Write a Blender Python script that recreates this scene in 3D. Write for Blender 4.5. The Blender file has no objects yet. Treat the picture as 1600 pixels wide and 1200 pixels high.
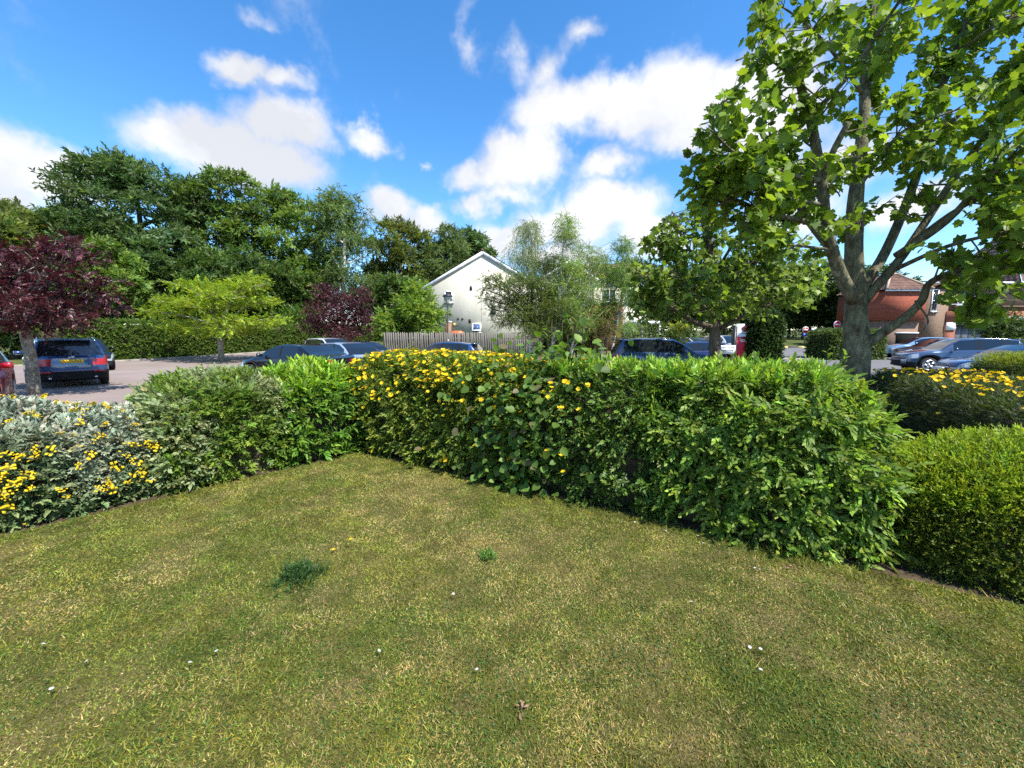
import bpy, math, random
import numpy as np
from mathutils import Vector, Matrix, Euler

R = math.radians
random.seed(7)
rng = np.random.default_rng(11)
SC = bpy.context.scene
COL = SC.collection

# ------------------------------------------------------------------ camera
FPX, CAMZ, HOR = 620.0, 1.65, 528.0          # focal length in photo pixels, eye height, horizon row
PITCH = math.atan((600 - HOR) / FPX)
cam_d = bpy.data.cameras.new('camera')
cam_d.sensor_width = 36.0
cam_d.lens = 36.0 * FPX / 1600.0
cam_d.clip_start, cam_d.clip_end = 0.05, 3000
cam = bpy.data.objects.new('camera', cam_d)
COL.objects.link(cam)
cam.location = (0, 0, CAMZ)
cam.rotation_euler = (math.pi / 2 - PITCH, 0, 0)
SC.camera = cam
SC.view_settings.view_transform = 'Standard'
SC.view_settings.look = 'None'
SC.view_settings.gamma = 1.0
SC.view_settings.use_curve_mapping = False
SC.view_settings.exposure = 0.95
SC.cycles.max_bounces = 5
SC.cycles.use_adaptive_sampling = True
SC.cycles.adaptive_threshold = 0.02
SC.cycles.diffuse_bounces = 3
SC.cycles.glossy_bounces = 3
SC.cycles.transmission_bounces = 3
SC.cycles.transparent_max_bounces = 6
SC.cycles.use_denoising = False

CP, SP = math.cos(PITCH), math.sin(PITCH)
def ray(px, py):
    u, v = (px - 800) / FPX, (600 - py) / FPX
    return Vector((u, CP + v * SP, -SP + v * CP))
def P(px, py, depth):                       # the point of the place seen at a pixel, 'depth' metres ahead
    d = ray(px, py)
    return Vector((0, 0, CAMZ)) + d * (depth / d.y)
def PXD(px, depth):                         # x of a column at the horizon, 'depth' metres ahead
    return (px - 800) / FPX * depth / (CP + (600 - HOR) / FPX * SP)
def ZD(py, depth):
    return P(800, py, depth).z
def proj(p):                                # world -> photo pixel
    x, y, z = p[0], p[1], p[2] - CAMZ
    f = y * CP - z * SP
    up = y * SP + z * CP
    return 800 + FPX * x / f, 600 - FPX * up / f
def gz(y):                                  # the car park climbs gently beyond 20 m
    y = np.asarray(y, float)
    return np.where(y < 20, 0.0, np.where(y < 44, 0.0024 * (y - 20) ** 2, 1.382 + 0.02 * (y - 44)))
def gzf(y): return float(gz(y))

# ------------------------------------------------------------------ sun and sky
SUN_H = Vector((0.73, -0.68, 0)).normalized()
SUN_EL = R(55)
sun_dir = Vector((SUN_H.x * math.cos(SUN_EL), SUN_H.y * math.cos(SUN_EL), math.sin(SUN_EL)))
sl = bpy.data.lights.new('sun', 'SUN')
sl.energy = 4.8
sl.angle = R(0.55)
sl.color = (1.0, 0.955, 0.88)
so = bpy.data.objects.new('sun', sl)
COL.objects.link(so)
so.rotation_euler = sun_dir.to_track_quat('Z', 'Y').to_euler()
so.location = (30, -10, 40)

W = bpy.data.worlds.new('World')
SC.world = W
W.use_nodes = True
W.cycles.sampling_method = 'MANUAL'
W.cycles.sample_map_resolution = 512
wn, wl = W.node_tree.nodes, W.node_tree.links
wn.clear()
def N(tree, kind, **kw):
    n = tree.nodes.new(kind)
    for k, v in kw.items():
        setattr(n, k, v)
    return n
out = N(W.node_tree, 'ShaderNodeOutputWorld')
bg = N(W.node_tree, 'ShaderNodeBackground')
bg.inputs['Strength'].default_value = 0.15
sky = N(W.node_tree, 'ShaderNodeTexSky', sky_type='NISHITA')
sky.sun_disc = False
sky.sun_elevation = SUN_EL
sky.sun_rotation = math.atan2(SUN_H.x, SUN_H.y)
sky.altitude = 50
sky.air_density = 1.0
sky.dust_density = 0.15
sky.ozone_density = 3.0
hs = N(W.node_tree, 'ShaderNodeHueSaturation')
hs.inputs['Saturation'].default_value = 1.28
hs.inputs['Value'].default_value = 1.0
wl.new(sky.outputs[0], hs.inputs['Color'])
tc = N(W.node_tree, 'ShaderNodeTexCoord')
def wnoise(scale, detail, rough, vec):
    n = N(W.node_tree, 'ShaderNodeTexNoise')
    n.inputs['Scale'].default_value = scale
    n.inputs['Detail'].default_value = detail
    n.inputs['Roughness'].default_value = rough
    wl.new(vec, n.inputs['Vector'])
    return n
def wmath(op, a, b=None, clamp=False):
    n = N(W.node_tree, 'ShaderNodeMath', operation=op)
    n.use_clamp = clamp
    for i, x in enumerate((a, b)):
        if x is None: continue
        if isinstance(x, (int, float)): n.inputs[i].default_value = x
        else: wl.new(x, n.inputs[i])
    if op == 'SMOOTH_MAX': n.inputs[2].default_value = 0.22
    return n.outputs[0]
gen = tc.outputs['Generated']
warp = wnoise(5.0, 5.0, 0.62, gen)
wsub = N(W.node_tree, 'ShaderNodeVectorMath', operation='SUBTRACT')
wl.new(warp.outputs['Color'], wsub.inputs[0]); wsub.inputs[1].default_value = (0.5, 0.5, 0.5)
wsc = N(W.node_tree, 'ShaderNodeVectorMath', operation='SCALE')
wl.new(wsub.outputs[0], wsc.inputs[0]); wsc.inputs['Scale'].default_value = 0.16
wad = N(W.node_tree, 'ShaderNodeVectorMath', operation='ADD')
wl.new(gen, wad.inputs[0]); wl.new(wsc.outputs[0], wad.inputs[1])
warped = wad.outputs[0]
# cumulus and wisps: (column, row, half width, half height, weight) in the photo, turned into sky directions
CLOUDS = [(-70, 215, 150, 90, 1), (10, 235, 120, 70, 1), (90, 268, 120, 55, 1), (20, 300, 120, 40, .7),
          (340, 222, 170, 62, 1), (440, 196, 110, 52, 1), (265, 195, 80, 45, .9), (410, 262, 130, 48, .95), (480, 215, 70, 50, .8), (260, 160, 45, 26, .6),
          (385, 100, 80, 38, .95), (455, 122, 72, 34, .8), (575, 222, 50, 30, .85),
          (742, 70, 34, 66, .5), (738, 20, 40, 50, .42), (395, 8, 90, 24, .42), (650, 246, 30, 14, .5),
          (610, 326, 62, 34, .95), (668, 342, 60, 32, .95), (745, 318, 46, 30, .85),
          (815, 252, 92, 52, 1), (735, 270, 70, 30, .9), (865, 232, 60, 50, .9), (795, 300, 80, 30, .8),
          (815, 80, 46, 52, .55), (870, 105, 60, 60, .68), (905, 48, 66, 24, .6), (955, 110, 40, 28, .45),
          (890, 170, 110, 52, .95), (985, 175, 110, 58, 1), (1080, 150, 120, 85, 1.05), (1165, 125, 110, 70, 1.05), (1060, 215, 110, 45, .9), (1190, 190, 130, 80, 1),
          (960, 270, 84, 30, .85), (930, 338, 130, 52, 1.05), (850, 352, 90, 44, 1), (785, 372, 60, 36, .9), (1015, 382, 90, 36, .9), (880, 400, 120, 30, .8),
          (1285, 15, 110, 34, .55), (1310, 245, 120, 60, .9), (1440, 330, 120, 50, .85), (1250, 330, 120, 60, .8), (1530, 60, 60, 30, .4)]
acc = None
def blob(c, rx, rz, w):
    global acc
    az, el = math.atan2(c.x, c.y), math.asin(c.z)
    m = N(W.node_tree, 'ShaderNodeMapping', vector_type='TEXTURE')
    m.inputs['Location'].default_value = c
    m.inputs['Rotation'].default_value = (el, 0, -az)
    m.inputs['Scale'].default_value = (rx, max(rx, rz), rz)
    wl.new(warped, m.inputs['Vector'])
    g = N(W.node_tree, 'ShaderNodeTexGradient', gradient_type='SPHERICAL')
    wl.new(m.outputs[0], g.inputs[0])
    v = wmath('MULTIPLY', g.outputs['Fac'], w)
    acc = v if acc is None else wmath('SMOOTH_MAX', acc, v)
for cx, cy, rx, ry, w in CLOUDS:
    d = ray(cx, cy); L = d.length
    blob(d.normalized(), 1.32 * rx / FPX / L ** 1.7, 1.32 * ry / FPX / L ** 1.15, w)
r2 = random.Random(5)
for k in range(16):                         # the same kind of cloud goes on all round
    az = R(75 + k * 210 / 16 + r2.uniform(-5, 5)); el = R(r2.uniform(12, 42))
    c = Vector((math.sin(az) * math.cos(el), math.cos(az) * math.cos(el), math.sin(el)))
    blob(c, r2.uniform(.15, .36), r2.uniform(.07, .14), 1.0)
fb = wnoise(7.0, 7.0, 0.62, gen)
dens = wmath('ADD', acc, wmath('MULTIPLY', wmath('SUBTRACT', fb.outputs['Fac'], 0.5), 0.85))
mr = N(W.node_tree, 'ShaderNodeMapRange', interpolation_type='SMOOTHSTEP')
mr.inputs['From Min'].default_value = 0.20
mr.inputs['From Max'].default_value = 0.66
wl.new(dens, mr.inputs['Value'])
shade = wnoise(4.5, 5.0, 0.55, warped)
cr = N(W.node_tree, 'ShaderNodeValToRGB')
cr.color_ramp.elements[0].position = 0.36; cr.color_ramp.elements[0].color = (2.9, 2.95, 3.1, 1)
cr.color_ramp.elements[1].position = 0.66; cr.color_ramp.elements[1].color = (4.45, 4.4, 4.35, 1)
wl.new(wmath('ADD', shade.outputs['Fac'], wmath('MULTIPLY', wmath('SUBTRACT', dens, 0.8), 0.10)), cr.inputs['Fac'])
mx = N(W.node_tree, 'ShaderNodeMix', data_type='RGBA')
wl.new(wmath('MULTIPLY', mr.outputs[0], 0.95), mx.inputs['Factor'])
wl.new(hs.outputs[0], mx.inputs['A']); wl.new(cr.outputs[0], mx.inputs['B'])
wl.new(mx.outputs['Result'], bg.inputs['Color'])
wl.new(bg.outputs[0], out.inputs['Surface'])

# ------------------------------------------------------------------ helpers
def new_mesh(name, V, F, mat=None, col=None, smooth=False):
    V = np.asarray(V, np.float32).reshape(-1, 3)
    me = bpy.data.meshes.new(name)
    if isinstance(F, np.ndarray):
        k = F.shape[1]; loops = F.astype(np.int32).ravel(); starts = np.arange(len(F), dtype=np.int32) * k
    else:
        ln = np.array([len(f) for f in F], np.int32)
        loops = np.array([i for f in F for i in f], np.int32)
        starts = np.concatenate([[0], np.cumsum(ln)[:-1]]).astype(np.int32)
    me.vertices.add(len(V)); me.vertices.foreach_set('co', V.ravel())
    me.loops.add(len(loops)); me.loops.foreach_set('vertex_index', loops)
    me.polygons.add(len(starts)); me.polygons.foreach_set('loop_start', starts)
    if smooth:
        me.polygons.foreach_set('use_smooth', np.ones(len(starts), bool))
    me.update(calc_edges=True)
    me.validate()
    if col is not None:
        a = me.color_attributes.new('Col', 'FLOAT_COLOR', 'POINT')
        c = np.ones((len(V), 4), np.float32); c[:, :3] = col
        a.data.foreach_set('color', c.ravel())
    if mat is not None: me.materials.append(mat)
    return me
def obj(name, me, parent=None, loc=None, rot=None):
    o = bpy.data.objects.new(name, me)
    COL.objects.link(o)
    if parent is not None: o.parent = parent
    if loc is not None: o.location = loc
    if rot is not None: o.rotation_euler = rot
    return o
def tag(o, label=None, cat=None, group=None, kind=None):
    for k, v in (('label', label), ('category', cat), ('group', group), ('kind', kind)):
        if v: o[k] = v
    return o
def thing(name, label, cat, loc=(0, 0, 0), rz=0, group=None):
    o = obj(name, None, None, loc, (0, 0, rz))
    return tag(o, label, cat, group)

class MB:                                    # collects boxes, tubes, lathes, prisms into one mesh
    def __init__(s): s.V = []; s.F = []
    def add(s, V, F):
        b = len(s.V); s.V += [tuple(v) for v in V]; s.F += [tuple(i + b for i in f) for f in F]; return s
    def box(s, x0, x1, y0, y1, z0, z1, M=None):
        V = [Vector((x, y, z)) for z in (z0, z1) for y in (y0, y1) for x in (x0, x1)]
        if M is not None: V = [M @ v for v in V]
        return s.add(V, [(0, 2, 3, 1), (4, 5, 7, 6), (0, 1, 5, 4), (2, 6, 7, 3), (0, 4, 6, 2), (1, 3, 7, 5)])
    def tube(s, pts, rad, n=8, cap=True):
        V, F = tube_np([np.array(p, float) for p in pts], rad, n, cap); return s.add(V.tolist(), F)
    def lathe(s, prof, n=16, M=None):        # (r, z) pairs about z
        V = []; F = []
        for r_, z in prof:
            for k in range(n):
                a = 2 * math.pi * k / n; v = Vector((r_ * math.cos(a), r_ * math.sin(a), z)); V.append(M @ v if M is not None else v)
        for i in range(len(prof) - 1):
            for k in range(n): F.append((i * n + k, i * n + (k + 1) % n, (i + 1) * n + (k + 1) % n, (i + 1) * n + k))
        F.append(tuple(range(n - 1, -1, -1))); F.append(tuple((len(prof) - 1) * n + k for k in range(n)))
        return s.add(V, F)
    def prism(s, poly, y0, y1, M=None):      # polygon in x,z pulled along y
        n = len(poly); V = [Vector((x, y, z)) for y in (y0, y1) for x, z in poly]
        if M is not None: V = [M @ v for v in V]
        return s.add(V, [tuple(range(n)), tuple(range(2 * n - 1, n - 1, -1))] + [(k, k + n, (k + 1) % n + n, (k + 1) % n) for k in range(n)])
    def build(s, name, mat, parent=None, smooth=False, loc=None, rot=None):
        return obj(name, new_mesh(name, np.array([tuple(v) for v in s.V]), s.F, mat, None, smooth), parent, loc, rot)

def tube_np(pts, rad, n=8, cap=True):
    pts = np.array(pts, float); m = len(pts)
    rad = np.array(rad if hasattr(rad, '__len__') else [rad] * m, float)
    T = np.gradient(pts, axis=0); T /= np.linalg.norm(T, axis=1)[:, None] + 1e-9
    ref = np.array([0.31, 0.95, 0.05]) if abs(T[0][1]) < 0.9 else np.array([1.0, 0, 0])
    U = ref - T * (T @ ref)[:, None]; U /= np.linalg.norm(U, axis=1)[:, None] + 1e-9
    B = np.cross(T, U)
    a = np.arange(n) * 2 * math.pi / n
    V = pts[:, None, :] + rad[:, None, None] * (np.cos(a)[None, :, None] * U[:, None, :] + np.sin(a)[None, :, None] * B[:, None, :])
    F = [(i * n + k, i * n + (k + 1) % n, (i + 1) * n + (k + 1) % n, (i + 1) * n + k) for i in range(m - 1) for k in range(n)]
    if cap: F += [tuple(range(n - 1, -1, -1)), tuple((m - 1) * n + k for k in range(n))]
    return V.reshape(-1, 3), F
def smooth_path(pts, k=4):                    # Catmull-Rom
    p = [np.array(q, float) for q in pts]; p = [2 * p[0] - p[1]] + p + [2 * p[-1] - p[-2]]; o = []
    for i in range(1, len(p) - 2):
        for j in range(k):
            t = j / k
            o.append(0.5 * ((2 * p[i]) + (p[i + 1] - p[i - 1]) * t + (2 * p[i - 1] - 5 * p[i] + 4 * p[i + 1] - p[i + 2]) * t * t + (3 * p[i] - p[i - 1] - 3 * p[i + 1] + p[i + 2]) * t ** 3))
    o.append(p[-2]); return np.array(o)

def vnoise(p, seed=0):                        # value noise 0..1
    p = np.asarray(p, float); i = np.floor(p).astype(np.int64); f = p - i; f = f * f * (3 - 2 * f); o = 0
    def h(a):
        n = (a[..., 0] * 374761393 + a[..., 1] * 668265263 + a[..., 2] * 2147483647 + seed * 144269504) & 0xffffffff
        n = ((n ^ (n >> 13)) * 1274126177) & 0xffffffff
        return ((n ^ (n >> 16)) & 0xffff) / 65535.0
    for dx in (0, 1):
        for dy in (0, 1):
            for dz in (0, 1):
                w = (f[..., 0] if dx else 1 - f[..., 0]) * (f[..., 1] if dy else 1 - f[..., 1]) * (f[..., 2] if dz else 1 - f[..., 2])
                o = o + w * h(i + np.array([dx, dy, dz]))
    return o
def fbm(p, seed=0, o=3):
    p = np.asarray(p, float); s = 0; a = 0.5; t = 0
    for k in range(o):
        s = s + a * vnoise(p * 2 ** k, seed + k * 17); t += a; a *= 0.5
    return s / t
def unit(a): return a / (np.linalg.norm(a, axis=-1, keepdims=True) + 1e-9)
def rdir(n): return unit(rng.normal(size=(n, 3)))
def frames(axis, nrm):                        # X across, Y along, Z out of the leaf
    Y = unit(axis); X = unit(np.cross(Y, nrm)); Z = np.cross(X, Y); return X, Y, Z
def batch(T, F, pos, X, Y, Z, size):
    n, k = len(pos), len(T)
    size = np.broadcast_to(np.asarray(size, float), (n,))
    V = pos[:, None, :] + size[:, None, None] * (T[None, :, 0:1] * X[:, None, :] + T[None, :, 1:2] * Y[:, None, :] + T[None, :, 2:3] * Z[:, None, :])
    FF = (F[None] + (np.arange(n) * k)[:, None, None]).reshape(-1, F.shape[1])
    return V.reshape(-1, 3), FF
class Leaves:                                 # joins many leaf batches (triangles) into one mesh with a colour per leaf
    def __init__(s): s.V = []; s.F = []; s.C = []; s.n = 0
    def add(s, V, F, C):
        s.V.append(V); s.F.append(F + s.n); s.C.append(C); s.n += len(V)
    def build(s, name, mat, parent=None, kind='stuff'):
        me = new_mesh(name, np.concatenate(s.V), np.concatenate(s.F), mat, np.clip(np.concatenate(s.C), 0, 1))
        o = obj(name, me, parent)
        if kind: o['kind'] = kind
        return o
def jitter(base, n, bri=0.18, hue=0.10, tip=None, f=None):
    base = np.array(base, float); c = np.repeat(base[None], n, 0)
    if tip is not None:
        f = rng.random(n) if f is None else f
        c = c * (1 - f[:, None]) + np.array(tip, float)[None] * f[:, None]
    c = c * np.exp(rng.normal(0, bri, n))[:, None]
    c[:, 0] *= np.exp(rng.normal(0, hue, n)); c[:, 2] *= np.exp(rng.normal(0, hue, n))
    return c

# leaf outlines, triangles; x across, y along, z out
def T_(v): return np.array(v, float)
LEAF_D = (T_([(0, 0, 0), (-.22, .45, .05), (0, 1, -.04), (.22, .45, .05)]), np.array([(0, 2, 1), (0, 3, 2)]))
LEAF_T = (T_([(0, 0, 0), (-.26, .5, .05), (.20, .95, -.04)]), np.array([(0, 2, 1)]))
LEAF_N = (T_([(-.10, 0, 0), (.10, .05, 0), (0, 1, -.06)]), np.array([(0, 1, 2)]))
LEAF_L = (T_([(0, 0, 0), (-.13, .4, .03), (0, 1, -.08), (.13, .4, .03)]), np.array([(0, 2, 1), (0, 3, 2)]))
LEAF_O = (T_([(0, 0, 0), (-.22, .28, .05), (-.24, .58, .05), (0, 1, -.06), (.24, .58, .05), (.22, .28, .05), (0, .45, -.01)]),
          np.array([(0, 6, 1), (1, 6, 2), (2, 6, 3), (3, 6, 4), (4, 6, 5), (5, 6, 0)]))
LEAF_S = (T_([(0, 0, 0), (-.14, .25, .03), (-.15, .6, .02), (0, 1, -.12), (.15, .6, .02), (.14, .25, .03), (0, .45, -.02)]),
          np.array([(0, 6, 1), (1, 6, 2), (2, 6, 3), (3, 6, 4), (4, 6, 5), (5, 6, 0)]))
LEAF_R = (T_([(0, 0, 0), (-.32, .12, .05), (-.45, .42, .07), (-.33, .75, .04), (0, 1.05, -.08), (.33, .75, .04), (.45, .42, .07), (.32, .12, .05), (0, .45, -.03)]),
          np.array([(k, 8, k + 1) for k in range(7)] + [(7, 8, 0)])[:, [0, 1, 2]])
mp = [(0, 0), (-.16, -.06), (-.36, -.08), (-.40, .08), (-.58, .20), (-.47, .36), (-.50, .50), (-.60, .66), (-.44, .68), (-.29, .68), (-.21, .84), (0, 1.04),
      (.21, .84), (.29, .68), (.44, .68), (.60, .66), (.50, .50), (.47, .36), (.58, .20), (.40, .08), (.36, -.08), (.16, -.06)]
LEAF_M = (T_([(x, y, .10 * abs(x) - .10 * max(0, y - .5)) for x, y in mp] + [(0, .34, -.03)]), np.array([(k, 22, (k + 1) % 22) for k in range(22)]))
LEAF_M2 = (T_([(0, 0, 0), (-.34, -.06, .03), (-.28, .15, .02), (-.6, .4, .06), (-.3, .55, .02), (0, 1.05, -.06), (.3, .55, .02), (.6, .4, .06), (.28, .15, .02), (.34, -.06, .03)]),
           np.array([(0, 2, 1), (0, 4, 2), (2, 4, 3), (0, 5, 4), (0, 6, 5), (0, 8, 6), (6, 8, 7), (0, 9, 8)]))
def sprig(leaf, n, length, size, spread=0.9, droop=0.3, pairs=False, seed=0, flat=0.6):
    """a twig carrying n leaves: returns template, triangles, leaf index of each vertex, along-factor"""
    r = np.random.default_rng(seed); T, F = leaf
    t = np.linspace(0.12, 1, n)
    pos = np.stack([r.normal(0, .03 * length, n), t * length, -droop * length * t * t], 1)
    side = np.where(np.arange(n) % 2 == 0, 1.0, -1.0)
    ax = np.stack([side * spread * (1.15 - t), 0.5 + 0.6 * t, r.normal(0, .25, n) - droop * t], 1) + r.normal(0, .15, (n, 3))
    nr = np.stack([r.normal(0, 1 - flat, n), r.normal(0, 1 - flat, n), np.ones(n)], 1)
    X, Y, Z = frames(ax, nr)
    V, FF = batch(T, F, pos, X, Y, Z, size * (1 - .25 * np.abs(t - .5)) * np.exp(r.normal(0, .12, n)))
    # a thin stem, two triangles
    b = len(V); V = np.concatenate([V, [(-.004, 0, 0), (.004, 0, 0), (0, length * .95, -droop * length * .9)]]); FF = np.concatenate([FF, [[b, b + 1, b + 2]]])
    lid = np.concatenate([np.repeat(np.arange(n), len(T)), [n, n, n]]); along = np.concatenate([np.repeat(t, len(T)), [0, 0, 0]])
    return V, FF, lid, along
def scatter_sprigs(L, variants, pos, axis, nrm, size, base, tip, bri=.16, hue=.10, tipw=0.6, leafbri=.12, gain=1.35):
    """sprigs at pos with frames; colours run from base to tip along each twig"""
    n = len(pos); which = rng.integers(0, len(variants), n)
    size = np.broadcast_to(np.asarray(size, float), (n,)); base = np.broadcast_to(np.asarray(base, float), (n, 3)); tip = np.broadcast_to(np.asarray(tip, float), (n, 3))
    for w in range(len(variants)):
        m = np.where(which == w)[0]
        if not len(m): continue
        T, F, lid, al = variants[w]
        X, Y, Z = frames(axis[m], nrm[m])
        V, FF = batch(T, F, pos[m], X, Y, Z, size[m])
        k = len(T); q = len(m)
        f = np.clip(al[None, :] * tipw * rng.uniform(.3, 1.4, (q, 1)), 0, 1)[:, :, None]
        c = base[m][:, None, :] * (1 - f) + tip[m][:, None, :] * f
        c = c * gain * np.exp(rng.normal(0, bri, (q, 1, 1)))
        lv = np.exp(rng.normal(0, leafbri, (q, lid.max() + 1)))[:, lid]
        c = c * lv[:, :, None]
        c[:, :, 0] *= np.exp(rng.normal(0, hue, (q, 1)))
        L.add(V, FF, c.reshape(-1, 3))

# ------------------------------------------------------------------ materials
def mat(name, col=(.5, .5, .5), rough=.6, metal=0, spec=.5, coat=0, emit=None):
    m = bpy.data.materials.new(name); m.use_nodes = True
    b = m.node_tree.nodes['Principled BSDF']
    b.inputs['Base Color'].default_value = (*col, 1); b.inputs['Roughness'].default_value = rough
    b.inputs['Metallic'].default_value = metal; b.inputs['Specular IOR Level'].default_value = spec
    if coat: b.inputs['Coat Weight'].default_value = coat; b.inputs['Coat Roughness'].default_value = .04
    return m
def nodes_of(m): return m.node_tree, m.node_tree.nodes['Principled BSDF']
def noisy(m, c1, c2, scale, detail=6, lo=.35, hi=.65, bump=0, bscale=None, c3=None, rough2=.6, stretch=None):
    """mottles a material's colour with noise in object space, with relief"""
    t, b = nodes_of(m); co = N(t, 'ShaderNodeTexCoord'); v = co.outputs['Object']
    if stretch:
        mpn = N(t, 'ShaderNodeMapping'); mpn.inputs['Scale'].default_value = stretch; t.links.new(v, mpn.inputs[0]); v = mpn.outputs[0]
    n = N(t, 'ShaderNodeTexNoise'); n.inputs['Scale'].default_value = scale; n.inputs['Detail'].default_value = detail; n.inputs['Roughness'].default_value = rough2
    t.links.new(v, n.inputs['Vector'])
    r = N(t, 'ShaderNodeValToRGB'); e = r.color_ramp.elements
    e[0].position = lo; e[0].color = (*c1, 1); e[1].position = hi; e[1].color = (*c2, 1)
    if c3:
        x = e.new((lo + hi) / 2); x.color = (*c3, 1)
    t.links.new(n.outputs['Fac'], r.inputs['Fac']); t.links.new(r.outputs[0], b.inputs['Base Color'])
    if bump:
        n2 = N(t, 'ShaderNodeTexNoise'); n2.inputs['Scale'].default_value = bscale or scale * 4; n2.inputs['Detail'].default_value = 5
        t.links.new(v, n2.inputs['Vector'])
        bp = N(t, 'ShaderNodeBump'); bp.inputs['Strength'].default_value = bump; bp.inputs['Distance'].default_value = .02
        t.links.new(n2.outputs['Fac'], bp.inputs['Height']); t.links.new(bp.outputs[0], b.inputs['Normal'])
    return m
def foliage(name, trans=.45, rough=.5, spec=.35, warm=(1.25, 1.25, .6)):
    m = bpy.data.materials.new(name); m.use_nodes = True; t, b = nodes_of(m)
    a = N(t, 'ShaderNodeAttribute', attribute_name='Col'); t.links.new(a.outputs['Color'], b.inputs['Base Color'])
    b.inputs['Roughness'].default_value = rough; b.inputs['Specular IOR Level'].default_value = spec
    tr = N(t, 'ShaderNodeBsdfTranslucent'); mu = N(t, 'ShaderNodeMix', data_type='RGBA', blend_type='MULTIPLY'); mu.inputs['Factor'].default_value = 1
    t.links.new(a.outputs['Color'], mu.inputs['A']); mu.inputs['B'].default_value = (*warm, 1); t.links.new(mu.outputs['Result'], tr.inputs['Color'])
    ms = N(t, 'ShaderNodeMixShader'); ms.inputs[0].default_value = trans
    t.links.new(b.outputs[0], ms.inputs[1]); t.links.new(tr.outputs[0], ms.inputs[2]); t.links.new(ms.outputs[0], t.nodes['Material Output'].inputs['Surface'])
    return m
M_LEAF = foliage('leaf')
M_GLOSS = foliage('glossy_leaf', trans=.34, rough=.45, spec=.35)
M_MATTE = foliage('felted_leaf', trans=.18, rough=.8, spec=.1, warm=(1, 1, .8))
M_PURPLE = foliage('purple_leaf', trans=.22, rough=.42, spec=.45, warm=(1.5, .6, .7))
M_GRASS = foliage('grass_blade', trans=.30, rough=.55, spec=.25)
M_PETAL = foliage('petal', trans=.35, rough=.6, spec=.2, warm=(1.05, 1, .7))
M_TWIG = noisy(mat('twig_bark', rough=.9, spec=.1), (.035, .028, .018), (.085, .07, .045), 14)
# ------------------------------------------------------------------ ground
def inside(poly, X, Y):
    r_ = np.zeros(X.shape, bool); n = len(poly); j = n - 1
    for i in range(n):
        xi, yi = poly[i]; xj, yj = poly[j]
        c = ((yi > Y) != (yj > Y)) & (X < (xj - xi) * (Y - yi) / (yj - yi + 1e-12) + xi); r_ ^= c; j = i
    return r_
def sheet(name, xs, ys, mat_, zoff, poly=None):
    X, Y = np.meshgrid(xs, ys); Z = gz(Y) + zoff
    V = np.stack([X, Y, Z], -1).reshape(-1, 3); nx = len(xs)
    I = np.arange((len(ys) - 1) * nx).reshape(len(ys) - 1, nx)[:, :-1]
    cx = (X[:-1, :-1] + X[1:, 1:]) / 2; cy = (Y[:-1, :-1] + Y[1:, 1:]) / 2
    if poly is not None: I = I[inside(poly, cx, cy)]
    I = I.ravel(); F = np.stack([I, I + 1, I + 1 + nx, I + nx], 1)
    return tag(obj(name, new_mesh(name, V, F, mat_, None, True)), kind='structure')
M_EARTH = noisy(mat('rough_grass', rough=.95, spec=.1), (.045, .06, .018), (.13, .12, .05), 1.3, c3=(.07, .09, .025), bump=.6, bscale=9)
M_TAR = noisy(mat('tarmac_pinkish', rough=.9, spec=.25), (.19, .152, .135), (.265, .215, .19), .35, detail=9, lo=.3, hi=.7, bump=.25, bscale=60)
M_TARG = noisy(mat('tarmac_grey', rough=.88, spec=.3), (.11, .11, .115), (.165, .16, .16), .4, detail=9, lo=.3, hi=.7, bump=.25, bscale=60)
M_KERB = noisy(mat('kerb_concrete', rough=.9), (.17, .155, .13), (.27, .245, .20), 2.5, bump=.2)
M_SOIL = noisy(mat('soil', rough=.97, spec=.1), (.035, .024, .015), (.11, .08, .05), 7, bump=.8, bscale=40)
ys = np.concatenate([[-400, -100, -30], np.arange(-20, 60, 2.0), [70, 100, 200, 500, 1500]])
sheet('ground', np.array([-1500, -400, -100, -50, -30, -20, -10, 0, 10, 20, 30, 50, 100, 400, 1500.]), ys, M_EARTH, -.012)
HB0, HB1 = np.array([-28.8, 24.0]), np.array([-11.5, 48.4])          # foot of the tall clipped hedge
parkL = [(-45, 8), (-45, 19.5), (-33.5, 19.5), (HB0[0] - .6, HB0[1] - 1.2), (HB1[0] - 7, HB1[1] - 11), (-14, 40), (-8.6, 25), (2, 25.3), (2, 5.2), (-2, 7.2), (-6, 3), (-9, -2), (-45, -2)]
sheet('car_park', np.arange(-46, 3, .5), np.arange(-3, 47, .5), M_TAR, 0, parkL)
parkR = [(2, 5.2), (2, 25.3), (4, 31), (14, 31), (20, 37.6), (28, 37.6), (34, 33), (60, 33), (60, -3), (9, -3)]
sheet('road', np.arange(1.9, 61, .5), np.arange(-3, 39, .5), M_TARG, .004, parkR)
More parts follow.
